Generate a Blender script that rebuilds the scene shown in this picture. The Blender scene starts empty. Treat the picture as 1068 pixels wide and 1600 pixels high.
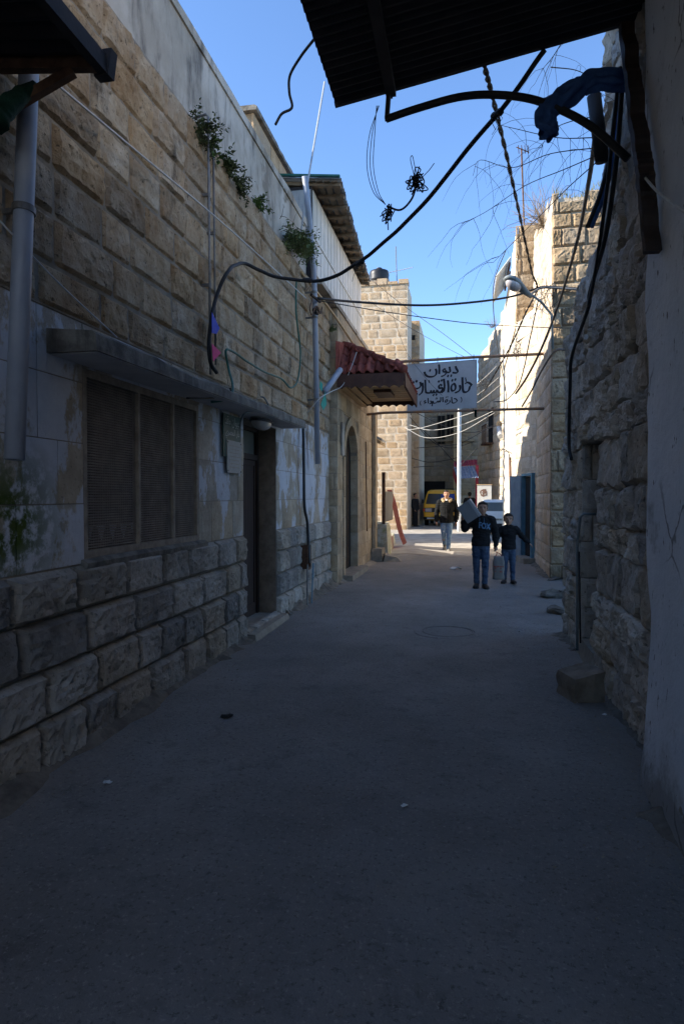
import bpy, bmesh, math, random
from mathutils import Vector, Matrix, noise
from mathutils.bvhtree import BVHTree
sc = bpy.context.scene
R = math.radians
# ------------------------------------------------------------------ camera, sky, sun, exposure
cam_d = bpy.data.cameras.new('camera'); cam = bpy.data.objects.new('camera', cam_d)
sc.collection.objects.link(cam); sc.camera = cam
cam_d.sensor_fit = 'VERTICAL'; cam_d.sensor_height = 36.0; cam_d.lens = 22.5
cam_d.clip_start = 0.05; cam_d.clip_end = 2000
YAW = math.atan(0.196); PIT = math.atan(0.025)
cam.location = (0, 0, 1.6); cam.rotation_euler = (R(90) - PIT, 0, YAW)
SUN_EL = R(27); SUN_TO = Vector((-0.964, -0.264, 0)).normalized() * math.cos(SUN_EL) + Vector((0, 0, math.sin(SUN_EL)))
w = bpy.data.worlds.new('World'); sc.world = w; w.use_nodes = True
sky = w.node_tree.nodes.new('ShaderNodeTexSky'); sky.sky_type = 'NISHITA'; sky.sun_disc = False
sky.sun_elevation = SUN_EL; sky.sun_rotation = math.atan2(SUN_TO.x, SUN_TO.y) % (2 * math.pi)
sky.altitude = 1500; sky.air_density = 1.0; sky.dust_density = 0.3; sky.ozone_density = 5.0
bg = w.node_tree.nodes['Background']; bg.inputs[1].default_value = 0.15
w.node_tree.links.new(sky.outputs[0], bg.inputs[0])
sun_d = bpy.data.lights.new('sun', 'SUN'); sun_d.energy = 5.0; sun_d.angle = R(0.5); sun_d.color = (1.0, 0.93, 0.83)
sun = bpy.data.objects.new('sun', sun_d); sc.collection.objects.link(sun)
sun.rotation_euler = SUN_TO.to_track_quat('Z', 'Y').to_euler(); sun.location = (-20, -6, 15)
sc.view_settings.view_transform = 'Standard'; sc.view_settings.look = 'None'
sc.view_settings.exposure = 1.35; sc.view_settings.gamma = 1.0; sc.view_settings.use_curve_mapping = False
sc.render.engine = 'CYCLES'; sc.cycles.use_denoising = True; sc.cycles.max_bounces = 6; sc.cycles.diffuse_bounces = 4; sc.cycles.use_adaptive_sampling = True; sc.cycles.adaptive_threshold = 0.02

# ------------------------------------------------------------------ helpers
C = sc.collection
rng = random.Random(7)
def ray(u, v):
    x = (u - 534) / 1000; z = -(v - 800) / 1000
    y2 = math.cos(PIT) + z * math.sin(PIT); z2 = z * math.cos(PIT) - math.sin(PIT)
    return Vector((x * math.cos(YAW) - y2 * math.sin(YAW), x * math.sin(YAW) + y2 * math.cos(YAW), z2))
CAMP = Vector((0, 0, 1.6))
def PX(u, v, X): d = ray(u, v); return CAMP + d * (X / d.x)
def PY(u, v, Y): d = ray(u, v); return CAMP + d * (Y / d.y)
def PZ(u, v, Z=0): d = ray(u, v); return CAMP + d * ((Z - 1.6) / d.z)
def V(*a): return Vector(a)

class MB:
    def __init__(s): s.v = []; s.f = []; s.m = []; s.mi = 0
    def face(s, *ids): s.f.append(ids); s.m.append(s.mi)
    def pts(s, ps):
        n = len(s.v); s.v += [Vector(p) for p in ps]; return n
    def poly(s, ps):
        n = s.pts(ps); s.face(*range(n, n + len(ps))); return s
    def hexa(s, p):  # 8 points: bottom 4 ccw, top 4 ccw
        n = s.pts(p)
        for q in ((3, 2, 1, 0), (4, 5, 6, 7), (0, 1, 5, 4), (1, 2, 6, 5), (2, 3, 7, 6), (3, 0, 4, 7)): s.face(*[n + i for i in q])
        return s
    def box(s, x0, x1, y0, y1, z0, z1):
        return s.hexa([(x0, y0, z0), (x1, y0, z0), (x1, y1, z0), (x0, y1, z0), (x0, y0, z1), (x1, y0, z1), (x1, y1, z1), (x0, y1, z1)])
    def obox(s, c, ax, ay, az):  # centre and half-axis vectors
        c = Vector(c); ax, ay, az = Vector(ax), Vector(ay), Vector(az)
        return s.hexa([c - ax - ay - az, c + ax - ay - az, c + ax + ay - az, c - ax + ay - az, c - ax - ay + az, c + ax - ay + az, c + ax + ay + az, c - ax + ay + az])
    def bar(s, a, b, w, h, up=(0, 0, 1)):
        a, b = Vector(a), Vector(b); d = (b - a).normalized(); up = Vector(up)
        if abs(d.dot(up)) > .98: up = Vector((1, 0, 0))
        x = d.cross(up).normalized(); z = x.cross(d)
        return s.obox((a + b) / 2, x * w / 2, (b - a) / 2, z * h / 2)
    def tube(s, path, r, n=8, cap=True, ell=None):
        path = [Vector(p) for p in path]; k = len(path)
        rs = r if isinstance(r, (list, tuple)) else [r] * k
        ring0 = None; prev = None; start = len(s.v)
        for i, p in enumerate(path):
            t = (path[min(i + 1, k - 1)] - path[max(i - 1, 0)])
            if t.length < 1e-9: t = Vector((0, 0, 1))
            t.normalize()
            if prev is None:
                a = Vector((0, 0, 1)) if abs(t.z) < .9 else Vector((0, 1, 0)) if abs(t.y) < .9 else Vector((1, 0, 0))
                x = t.cross(a).normalized()
            else:
                x = (prev - t * prev.dot(t)).normalized()
            prev = x; y = t.cross(x)
            ra = rs[i]; rx, ry = ra if isinstance(ra, (list, tuple)) else (ra, ra)
            for j in range(n):
                an = 2 * math.pi * j / n
                s.v.append(p + x * (math.cos(an) * rx) + y * (math.sin(an) * ry))
        for i in range(k - 1):
            for j in range(n):
                a = start + i * n + j; b = start + i * n + (j + 1) % n
                s.face(a, b, b + n, a + n)
        if cap:
            s.face(*[start + j for j in reversed(range(n))]); s.face(*[start + (k - 1) * n + j for j in range(n)])
        return s
    def rings(s, rings, cap=True):
        n = len(rings[0]); st = len(s.v)
        for r_ in rings: s.pts(r_)
        for i in range(len(rings) - 1):
            for j in range(n):
                a = st + i * n + j; b = st + i * n + (j + 1) % n
                s.face(a, b, b + n, a + n)
        if cap:
            s.face(*[st + j for j in reversed(range(n))]); s.face(*[st + (len(rings) - 1) * n + j for j in range(n)])
        return s
    def lathe(s, c, prof, n=16, axis=(0, 0, 1)):
        axis = Vector(axis).normalized(); c = Vector(c)
        a = Vector((1, 0, 0)) if abs(axis.x) < .9 else Vector((0, 1, 0))
        x = axis.cross(a).normalized(); y = axis.cross(x)
        return s.rings([[c + axis * h + x * (math.cos(2 * math.pi * j / n) * max(r_, 1e-4)) + y * (math.sin(2 * math.pi * j / n) * max(r_, 1e-4)) for j in range(n)] for r_, h in prof])
    def ball(s, c, rx, ry, rz, n=14, m=9, rot=None):
        c = Vector(c); rr = []
        for i in range(m + 1):
            th = math.pi * i / m; q = []
            for j in range(n):
                ph = 2 * math.pi * j / n
                p = Vector((rx * math.sin(th) * math.cos(ph), ry * math.sin(th) * math.sin(ph), -rz * math.cos(th)))
                if i in (0, m): p += Vector((1e-4 * math.cos(ph), 1e-4 * math.sin(ph), 0))
                q.append(c + (rot @ p if rot else p))
            rr.append(q)
        return s.rings(rr)
    def prism(s, poly, a, b):  # poly points list -> f(p, t): extrude by vector a..b
        a, b = Vector(a), Vector(b); n = len(poly); st = s.pts([Vector(p) + a for p in poly] + [Vector(p) + b for p in poly])
        s.face(*[st + i for i in reversed(range(n))]); s.face(*[st + n + i for i in range(n)])
        for i in range(n): s.face(st + i, st + (i + 1) % n, st + n + (i + 1) % n, st + n + i)
        return s
    def mesh(s, name, off=(0, 0, 0)):
        off = Vector(off); me = bpy.data.meshes.new(name)
        me.from_pydata([tuple(p - off) for p in s.v], [], [tuple(f) for f in s.f]); me.update(); return me
    def build(s, name, mat, parent=None, smooth=False, local=False, fix=True):
        off = Vector((0, 0, 0))
        if parent is not None and not local: off = wloc(parent)
        me = s.mesh(name, off)
        if fix:
            bm = bmesh.new(); bm.from_mesh(me); bmesh.ops.recalc_face_normals(bm, faces=bm.faces); bm.to_mesh(me); bm.free()
        for m_ in (mat if isinstance(mat, (list, tuple)) else [mat]): me.materials.append(M[m_] if isinstance(m_, str) else m_)
        if isinstance(mat, (list, tuple)):
            for p, i in zip(me.polygons, s.m): p.material_index = i
        if smooth: me.polygons.foreach_set('use_smooth', [True] * len(me.polygons))
        o = bpy.data.objects.new(name, me); C.objects.link(o); o.parent = parent
        return o
def wloc(o):
    l = Vector((0, 0, 0))
    while o: l += o.location; o = o.parent
    return l
def tag(o, label, cat, group=None, kind=None):
    if label: o['label'] = label
    if cat: o['category'] = cat
    if group: o['group'] = group
    if kind: o['kind'] = kind
    return o
def thing(name, label, cat, loc=(0, 0, 0), group=None, rz=0):
    o = bpy.data.objects.new(name, None); C.objects.link(o); o.location = loc; o.rotation_euler = (0, 0, rz); o.empty_display_size = .1
    return tag(o, label, cat, group)
def bez(pts, n=8):  # Catmull-Rom through the points
    pts = [Vector(p) for p in pts]; P = [pts[0] * 2 - pts[1]] + pts + [pts[-1] * 2 - pts[-2]]; out = []
    for i in range(1, len(P) - 2):
        for k in range(n):
            t = k / n; a, b, c, d = P[i - 1], P[i], P[i + 1], P[i + 2]
            out.append(.5 * ((2 * b) + (c - a) * t + (2 * a - 5 * b + 4 * c - d) * t * t + (3 * b - a - 3 * c + d) * t ** 3))
    out.append(pts[-1]); return out

# ------------------------------------------------------------------ materials
M = {}
class NT:
    def __init__(s, name):
        s.m = bpy.data.materials.new(name); s.m.use_nodes = True; s.t = s.m.node_tree; s.b = s.t.nodes['Principled BSDF']; M[name] = s.m
        s.pos = None
    def n(s, ty, **kw):
        x = s.t.nodes.new(ty)
        for k, v in kw.items():
            if k.startswith('i_'): s.set(x.inputs[int(k[2:]) if k[2:].isdigit() else k[2:].replace('_', ' ')], v)
            else: setattr(x, k, v)
        return x
    def set(s, inp, v):
        if isinstance(v, bpy.types.NodeSocket): s.t.links.new(v, inp)
        else: inp.default_value = v
    def P(s):
        if not s.pos: s.pos = s.n('ShaderNodeNewGeometry').outputs['Position']
        return s.pos
    def noise(s, scale, detail=4, rough=.6, stretch=None, off=0, coord=None):
        co = coord or s.P()
        if stretch or off:
            mp = s.n('ShaderNodeMapping', i_0=co); mp.inputs['Scale'].default_value = stretch or (1, 1, 1); mp.inputs['Location'].default_value = (off, off * 1.7, off * .6); co = mp.outputs[0]
        return s.n('ShaderNodeTexNoise', i_Vector=co, i_Scale=scale, i_Detail=detail, i_Roughness=rough).outputs[0]
    def ramp(s, fac, stops):
        r = s.n('ShaderNodeValToRGB', i_0=fac); e = r.color_ramp.elements
        while len(e) < len(stops): e.new(.5)
        for el, (p, c) in zip(e, stops): el.position = p; el.color = c if len(c) == 4 else (*c, 1)
        return r.outputs[0]
    def step(s, fac, a, b): return s.n('ShaderNodeMapRange', i_0=fac, i_1=a, i_2=b, interpolation_type='SMOOTHSTEP').outputs[0]
    def mix(s, fac, a, b, mode='MIX'):
        x = s.n('ShaderNodeMix', data_type='RGBA', blend_type=mode)
        s.set(x.inputs[0], fac); s.set(x.inputs[6], (*a, 1) if isinstance(a, tuple) and len(a) == 3 else a); s.set(x.inputs[7], (*b, 1) if isinstance(b, tuple) and len(b) == 3 else b)
        return x.outputs[2]
    def math(s, op, a, b): 
        x = s.n('ShaderNodeMath', operation=op); s.set(x.inputs[0], a); s.set(x.inputs[1], b); return x.outputs[0]
    def near(s, c, r0, r1):  # 1 inside r0 of point c, 0 beyond r1
        d = s.n('ShaderNodeVectorMath', operation='DISTANCE', i_0=s.P()); d.inputs[1].default_value = c
        return s.n('ShaderNodeMapRange', i_0=d.outputs['Value'], i_1=r0, i_2=r1, i_3=1.0, i_4=0.0).outputs[0]
    def bump(s, h, strength=.4, dist=.02, prev=None):
        b = s.n('ShaderNodeBump', i_Height=h, i_Strength=strength, i_Distance=dist)
        if prev: s.set(b.inputs['Normal'], prev)
        return b.outputs[0]
    def out(s, col, rough=.85, nrm=None, metal=0, spec=.3):
        s.set(s.b.inputs['Base Color'], (*col, 1) if isinstance(col, tuple) and len(col) == 3 else col)
        s.set(s.b.inputs['Roughness'], rough); s.set(s.b.inputs['Metallic'], metal); s.set(s.b.inputs['Specular IOR Level'], spec)
        if nrm: s.set(s.b.inputs['Normal'], nrm)
        return s
def rnd(t): return t.n('ShaderNodeObjectInfo').outputs['Random']
def stone(name, c1, c2, c3, var=.35, pit=.6, stain=.5, scol=(.06, .055, .05), bump=.8, bs=22, extra=None):
    t = NT(name); r0 = t.n('ShaderNodeVectorMath', operation='SCALE', i_0=(31.0, 17.0, 23.0)); t.set(r0.inputs['Scale'], rnd(t)); so = t.n('ShaderNodeVectorMath', operation='ADD', i_0=t.P(), i_1=r0.outputs[0]).outputs[0]
    n1 = t.noise(2.3, 6, .65, coord=so); n2 = t.noise(9, 5, .7, off=3, coord=so)
    col = t.ramp(n1, [(.3, c1), (.5, c2), (.72, c3)])
    col = t.mix(t.step(n2, .35, .75), col, t.mix(.5, col, c1))
    r = rnd(t)
    col = t.mix(1.0, col, t.ramp(r, [(0, (1 - var, 1 - var * .98, 1 - var * .92)), (.3, (1, .97, .95)), (.62, (.97, .88, .76)), (.8, (.86, .86, .86)), (1, (1 + var * .4, 1 + var * .36, 1 + var * .3))]), 'MULTIPLY')
    st = t.step(t.noise(1.1, 7, .72, stretch=(1.6, 1.6, .8), off=11), .56, .74)
    col = t.mix(t.math('MULTIPLY', st, stain), col, scol)
    pits = t.step(t.noise(bs * 1.6, 3, .6, off=5, coord=so), .3, .42)
    col = t.mix(t.math('MULTIPLY', t.math('SUBTRACT', 1.0, pits), pit), col, t.mix(.75, col, scol))
    if extra: col = extra(t, col)
    nb = t.bump(t.noise(bs, 8, .72, stretch=(1, 1, .8)), bump, .03)
    nb = t.bump(pits, bump * .6, .015, nb)
    t.out(col, .92, nb, spec=.2); return t
def surf(name, c1, c2, scale=6, rough=.8, bump=.2, bs=40, metal=0, spec=.3, streak=0, scol=(.05, .045, .04), stretch=None, var=0):
    t = NT(name); col = t.mix(t.step(t.noise(scale, 5, .65, stretch=stretch), .3, .7), c1, c2)
    if var: col = t.mix(1.0, col, t.ramp(rnd(t), [(0, (1 - var,) * 3), (1, (1 + var * .4,) * 3)]), 'MULTIPLY')
    if streak: col = t.mix(t.math('MULTIPLY', t.step(t.noise(3.5, 6, .7, stretch=(2.2, 2.2, .28), off=9), .5, .72), streak), col, scol)
    t.out(col, rough, t.bump(t.noise(bs, 6, .7), bump, .01) if bump else None, metal, spec); return t

stone('rockface', (.28, .18, .097), (.47, .365, .245), (.62, .54, .42), var=.33, stain=.9, pit=.8, scol=(.04, .034, .028), bump=.9)
stone('plinth', (.24, .22, .19), (.40, .375, .335), (.54, .515, .47), var=.4, stain=.6)
def peel(t, col):
    m = t.step(t.math('ADD', t.noise(1.6, 7, .7, stretch=(1, 1, .55), off=21), t.math('MULTIPLY', t.noise(12, 5, .7, off=2), .12)), .55, .60)
    col = t.mix(t.math('MULTIPLY', m, .85), col, t.mix(t.noise(14, 4), (.48, .51, .56), (.64, .66, .70)))
    moss = t.math('MULTIPLY', t.near((-2.4, 3.05, 1.45), .15, .55), t.step(t.noise(9, 6, .7, off=31), .38, .55))
    return t.mix(moss, col, t.mix(t.noise(40, 3), (.03, .06, .008), (.085, .11, .02)))
stone('band', (.29, .25, .195), (.43, .38, .305), (.55, .50, .415), var=.22, stain=.4, pit=.6, bump=.35, bs=30, extra=peel)
stone('ashlar', (.32, .24, .15), (.48, .385, .265), (.60, .51, .38), var=.28, stain=.45, pit=.6, bump=.3, bs=30)
stone('cream', (.38, .275, .17), (.51, .39, .26), (.64, .525, .38), var=.22, stain=.3, pit=.6, scol=(.14, .11, .08), bump=.6, bs=18)
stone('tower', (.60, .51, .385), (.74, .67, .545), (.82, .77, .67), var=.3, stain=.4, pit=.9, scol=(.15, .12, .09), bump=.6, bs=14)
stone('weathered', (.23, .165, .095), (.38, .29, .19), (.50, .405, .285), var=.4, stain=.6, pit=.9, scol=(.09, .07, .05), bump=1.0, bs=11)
def redpaint(t, col):
    m = t.math('MULTIPLY', t.near((1.58, 13.5, 2.5), .1, .75), t.step(t.noise(5, 6, .75, off=17), .58, .66))
    return t.mix(t.math('MULTIPLY', m, .6), col, (.35, .05, .03))
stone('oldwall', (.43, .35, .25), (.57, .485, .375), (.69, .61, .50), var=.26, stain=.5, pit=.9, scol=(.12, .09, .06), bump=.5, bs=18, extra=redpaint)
stone('rubble', (.33, .285, .235), (.53, .475, .405), (.68, .625, .55), var=.3, stain=.65, pit=.8, bump=.8, bs=16)
stone('farstone', (.33, .26, .17), (.46, .37, .265), (.57, .48, .36), var=.25, stain=.5, pit=.5)
surf('mortar', (.2, .165, .125), (.32, .27, .21), 8, .95, .5, 50)
surf('mortar_pale', (.47, .39, .285), (.60, .52, .41), 8, .95, .5, 30)
t = NT('parapet')
col = t.mix(t.step(t.noise(1.3, 6, .65), .35, .7), (.38, .33, .26), (.56, .50, .42))
col = t.mix(t.math('MULTIPLY', t.step(t.noise(2.4, 6, .7, stretch=(1.5, 1.5, .5), off=4), .46, .72), .85), col, (.10, .085, .07))
pm = t.step(t.noise(.75, 5, .6, off=14), .6, .63)
col = t.mix(pm, col, (.24, .2, .15))
t.out(col, .9, t.bump(pm, .5, .02, t.bump(t.noise(30, 6, .7), .25, .01)))
t = NT('plaster')
col = t.mix(t.step(t.noise(1.7, 6, .6), .3, .7), (.60, .61, .63), (.72, .72, .73))
cr = t.step(t.noise(26, 4, .6, stretch=(1, 1, .45), off=8), .30, .36)
col = t.mix(t.math('SUBTRACT', 1.0, cr), col, (.14, .13, .12))
col = t.mix(t.math('MULTIPLY', t.step(t.noise(1.1, 6, .75, off=6), .58, .72), .55), col, (.17, .15, .13))
hz = t.n('ShaderNodeSeparateXYZ', i_0=t.P()).outputs[2]
spl = t.math('ADD', hz, t.math('MULTIPLY', t.noise(3.2, 6, .75, off=3), .9))
col = t.mix(t.math('MULTIPLY', t.math('SUBTRACT', 1.0, t.step(spl, .55, .85)), .7), col, (.15, .125, .095))
vc = t.n('ShaderNodeTexVoronoi', feature='DISTANCE_TO_EDGE', i_Vector=t.mix(.25, t.P(), t.n('ShaderNodeTexNoise', i_Vector=t.P(), i_Scale=2.5, i_Detail=5.0).outputs[1]), i_Scale=1.1).outputs[0]
ck = t.math('MULTIPLY', t.math('SUBTRACT', 1.0, t.step(vc, .002, .010)), t.step(t.noise(1.1, 3, .5, off=70), .48, .56))
col = t.mix(t.math('MULTIPLY', ck, .75), col, (.1, .09, .08))
chip = t.step(t.noise(2.6, 6, .72, off=90), .66, .675)
col = t.mix(chip, col, (.27, .225, .17))
t.out(col, .9, t.bump(chip, .6, .02, t.bump(cr, .3, .008, t.bump(t.noise(13, 7, .7), .5, .03))))
t = NT('asphalt')
n1 = t.noise(.7, 6, .65); n2 = t.noise(42, 4, .8); n3 = t.noise(5, 5, .7, off=3)
col = t.ramp(n1, [(.3, (.15, .138, .124)), (.55, (.225, .208, .19)), (.75, (.30, .278, .252))])
cv = t.n('ShaderNodeTexVoronoi', feature='DISTANCE_TO_EDGE', i_Vector=t.mix(.12, t.P(), t.n('ShaderNodeTexNoise', i_Vector=t.P(), i_Scale=1.5).outputs[1]), i_Scale=.55).outputs[0]
crk = t.math('MULTIPLY', t.math('SUBTRACT', 1.0, t.step(cv, .003, .012)), t.step(t.noise(.6, 3, .5, off=40), .5, .6))
col = t.mix(t.math('MULTIPLY', crk, .0), col, (.03, .028, .026))
col = t.mix(t.math('MULTIPLY', t.step(t.noise(2.2, 6, .75, off=50), .58, .70), .4), col, (.075, .066, .057))
col = t.mix(t.math('MULTIPLY', t.step(n3, .52, .72), .45), col, (.06, .054, .05))
col = t.mix(t.math('MULTIPLY', t.step(n2, .54, .68), .7), col, (.36, .325, .285))
n5 = t.noise(34, 4, .8, off=60)
col = t.mix(t.math('MULTIPLY', t.math('SUBTRACT', 1.0, t.step(n5, .34, .46)), .65), col, (.055, .048, .042))
xx = t.n('ShaderNodeSeparateXYZ', i_0=t.P()).outputs[0]
edge = t.step(t.math('ADD', t.math('ABSOLUTE', t.math('ADD', xx, .68), 0.0), t.math('MULTIPLY', t.noise(2.4, 6, .75, off=28), .9)), 1.75, 2.35)
dust = t.math('MAXIMUM', t.step(t.noise(1.6, 6, .7, off=8), .55, .72), t.math('MULTIPLY', edge, 1.8))
col = t.mix(t.math('MULTIPLY', dust, .3), col, (.22, .19, .155))
t.out(col, t.math('SUBTRACT', .85, t.math('MULTIPLY', n3, .15)), t.bump(t.noise(60, 4, .75), .9, .012, t.bump(n3, .35, .03)), spec=.35)
surf('dirt', (.09, .078, .062), (.2, .17, .135), 7, .95, .9, 22)
surf('paving', (.27, .24, .2), (.42, .38, .32), 2.2, .9, .35, 40, streak=.0)
surf('concrete', (.085, .08, .068), (.25, .23, .195), 5, .95, .8, 25, streak=.7)
surf('concrete_under', (.40, .40, .41), (.5, .5, .5), 5, .9, .2, 35)
surf('step_stone', (.22, .185, .145), (.32, .28, .22), 6, .85, .4, 35)
surf('reveal', (.22, .22, .225), (.32, .315, .31), 3, .85, .25, 30, streak=.5)
surf('pvc', (.27, .30, .36), (.33, .355, .41), 3, .45, .05, 60, spec=.5, streak=.35, scol=(.12, .12, .13))
surf('galv', (.13, .125, .12), (.24, .23, .22), 10, .5, .1, 60, metal=.5, streak=.4, scol=(.12, .07, .04))
surf('manhole', (.12, .105, .09), (.17, .15, .13), 8, .7, .4, 40)
surf('black', (.012, .012, .013), (.022, .022, .024), 6, .6, .1, 80)
surf('darkmetal', (.016, .015, .018), (.03, .026, .028), 5, .7, .2, 40)
surf('rust', (.07, .035, .02), (.14, .075, .045), 12, .85, .4, 60)
surf('rustpipe', (.22, .19, .16), (.30, .15, .07), 7, .8, .3, 50)
surf('grille', (.19, .155, .125), (.28, .23, .185), 9, .8, .2, 60)
surf('grille_frame', (.2, .16, .125), (.33, .28, .22), 9, .8, .2, 60)
surf('dark', (.012, .011, .01), (.02, .018, .016), 3, .9, .1, 30)
t = NT('glass'); t.out((.02, .022, .025), .12, spec=.6)
t = NT('glass_dusty'); t.out(t.mix(t.noise(6, 5), (.07, .075, .065), (.13, .13, .11)), .35, spec=.5)
surf('door_wood', (.022, .014, .012), (.045, .028, .022), 6, .6, .3, 30, stretch=(3, 3, .4))
t = NT('door_leaf')
col = t.mix(t.step(t.noise(6, 5, .6, stretch=(4, 4, .3)), .3, .7), (.028, .017, .014), (.06, .036, .028))
col = t.mix(t.step(t.noise(16, 5, .7, stretch=(2, 2, .35), off=3), .66, .72), col, (.24, .2, .17))
t.out(col, .6, t.bump(t.noise(30, 4), .2, .01))
surf('soffit', (.42, .27, .13), (.58, .4, .21), 7, .6, .15, 30, stretch=(1, 6, 6), var=.2)
surf('fascia', (.07, .03, .02), (.11, .048, .03), 6, .6, .15, 40)
surf('batten', (.13, .095, .06), (.22, .165, .11), 6, .85, .3, 40, var=.3)
surf('tile', (.23, .06, .046), (.36, .112, .08), 9, .92, .3, 40, var=.55, streak=.45, spec=.1)
surf('siding', (.56, .55, .49), (.68, .66, .6), 3, .6, .05, 30, var=.12, streak=.35, scol=(.3, .27, .2))
surf('sheet_grey', (.3, .31, .32), (.42, .43, .43), 4, .6, .1, 30, streak=.4)
surf('leaf', (.06, .13, .02), (.14, .24, .05), 9, .6, 0, var=.4)
surf('leaf_grey', (.075, .105, .04), (.15, .19, .075), 9, .7, 0, var=.4)
surf('grass_dry', (.16, .17, .05), (.3, .26, .11), 9, .8, 0)
surf('twig', (.07, .05, .035), (.13, .10, .075), 14, .9, .3, 60)
surf('twig_pale', (.2, .15, .1), (.28, .22, .16), 14, .9, 0)
surf('hose', (.01, .09, .075), (.03, .14, .11), 12, .5, .1, 60)
surf('rope', (.5, .5, .48), (.62, .6, .57), 12, .8, .1, 90)
surf('wire_white', (.4, .38, .34), (.5, .48, .43), 12, .6, 0)
surf('flag_blue', (.04, .06, .42), (.06, .09, .5), 6, .7, .1, 50)
surf('flag_pink', (.6, .03, .16), (.7, .05, .2), 6, .7, .1, 50)
surf('flag_teal', (.0, .25, .2), (.01, .32, .25), 6, .7, .1, 50)
surf('cloth_blue', (.03, .075, .22), (.06, .14, .36), 10, .9, .6, 60)
surf('cloth_green', (.008, .035, .02), (.015, .06, .04), 10, .9, .6, 60)
surf('sign_face', (.36, .39, .41), (.42, .45, .47), 3, .55, .03, 30, streak=.25, scol=(.3, .28, .25))
surf('letter', (.012, .014, .022), (.02, .022, .03), 5, .6, 0)
surf('green_plate', (.02, .06, .048), (.04, .09, .075), 9, .6, .05, 30, streak=.3)
surf('letter_pale', (.38, .42, .40), (.5, .53, .5), 9, .7, 0)
surf('plaque', (.30, .30, .275), (.37, .365, .335), 22, .7, .1, 60)
surf('lampglass', (.26, .26, .25), (.34, .33, .31), 5, .3, 0, spec=.5)
surf('lamp_metal', (.15, .175, .18), (.22, .245, .25), 5, .5, .05, 40)
surf('lens', (.36, .33, .33), (.46, .42, .42), 5, .25, 0, spec=.6)
surf('door_blue', (.27, .34, .40), (.34, .41, .46), 5, .6, .15, 30, streak=.3)
surf('door_frame_blue', (.07, .17, .23), (.11, .23, .3), 5, .6, .15, 30)
surf('tank', (.012, .013, .016), (.025, .027, .032), 5, .45, .05, 30)
surf('pole_white', (.62, .6, .55), (.72, .7, .66), 5, .8, .2, 30)
surf('awn_red', (.2, .02, .035), (.3, .04, .06), 6, .6, .1, 30)
surf('awn_blue', (.13, .16, .22), (.2, .23, .29), 6, .5, .1, 30)
surf('rug', (.11, .02, .017), (.2, .06, .05), 14, .95, .5, 120)
surf('panel_grey', (.12, .11, .10), (.2, .185, .165), 6, .7, .2, 30, stretch=(4, 4, .5))
t = NT('lowwall')
col = t.mix(t.step(t.noise(5, 6, .75), .42, .6), (.52, .5, .42), (.36, .32, .22))
col = t.mix(t.step(t.noise(3.5, 6, .7, off=5, stretch=(1, 1, .5)), .52, .62), col, (.2, .24, .06))
col = t.mix(t.math('MULTIPLY', t.step(t.noise(7, 5, .7, off=15, stretch=(1, 1, .4)), .62, .68), .7), col, (.4, .1, .08))
t.out(col, .92, t.bump(t.noise(18, 6, .7), .6, .03))
surf('boulder', (.14, .105, .075), (.25, .2, .15), 5, .92, .7, 25)
surf('paper', (.6, .6, .58), (.75, .75, .72), 9, .8, .1, 40)
surf('poster', (.50, .46, .39), (.58, .54, .46), 9, .8, .05, 40)
surf('poster_dark', (.10, .06, .04), (.22, .12, .08), 20, .8, 0, 40)
# people
surf('skin', (.36, .19, .12), (.42, .23, .15), 12, .6, .1, 60)
surf('skin_child', (.33, .18, .115), (.39, .22, .145), 12, .6, .1, 60)
surf('hair', (.008, .006, .005), (.018, .013, .011), 30, .6, .5, 90)
surf('eye', (.012, .008, .006), (.02, .014, .012), 9, .3, 0)
surf('lip', (.24, .09, .07), (.28, .11, .09), 9, .6, 0)
surf('hoodie', (.007, .007, .008), (.012, .012, .013), 12, .95, .3, 150)
surf('puffer', (.007, .0075, .008), (.012, .013, .0135), 12, .8, .1, 90, spec=.12)
surf('fur', (.28, .19, .1), (.5, .38, .22), 60, .95, .8, 120)
surf('jeans_dark', (.02, .036, .07), (.06, .09, .14), 7, .9, .3, 160)
t = NT('jeans_light')
col = t.mix(t.step(t.noise(9, 5, .7), .3, .7), (.06, .12, .22), (.2, .30, .42))
t.out(t.mix(t.step(t.noise(8, 5, .7, off=4), .6, .68), col, (.55, .58, .6)), .9, t.bump(t.noise(90, 4), .3, .006))
surf('shirt_white', (.6, .6, .58), (.68, .67, .65), 9, .9, .1, 90)
surf('boot', (.02, .014, .012), (.04, .028, .022), 9, .6, .2, 60)
surf('shoe', (.10, .095, .085), (.2, .19, .17), 9, .7, .2, 60)
surf('sole', (.28, .26, .23), (.36, .34, .3), 9, .8, 0)
surf('robe', (.010, .010, .012), (.018, .018, .02), 9, .9, .3, 60)
surf('fox_print', (.11, .22, .36), (.15, .28, .42), 9, .8, 0)
surf('box_grey', (.14, .147, .15), (.17, .177, .18), 4, .5, .03, 40)
surf('box_top', (.24, .245, .245), (.29, .295, .295), 4, .5, .03, 40)
t = NT('bag')
t.out(t.mix(t.noise(6, 3), (.15, .135, .12), (.21, .19, .17)), .5, t.bump(t.noise(25, 4, .7), .4, .02)); t.b.inputs['Transmission Weight'].default_value = .0
surf('bag_red', (.3, .03, .02), (.36, .05, .035), 9, .5, .1, 40)
surf('van_yellow', (.78, .40, .015), (.84, .45, .025), 3, .4, .02, 30, spec=.5)
surf('car_white', (.62, .62, .6), (.68, .68, .66), 3, .35, 0, spec=.5)
surf('tyre', (.012, .012, .012), (.02, .02, .02), 9, .9, .2, 60)
surf('chrome', (.4, .4, .4), (.5, .5, .5), 9, .3, 0, metal=.8)
surf('red_light', (.5, .03, .01), (.55, .06, .02), 9, .25, 0)
surf('plate', (.55, .55, .5), (.62, .62, .58), 9, .5, 0)
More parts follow.
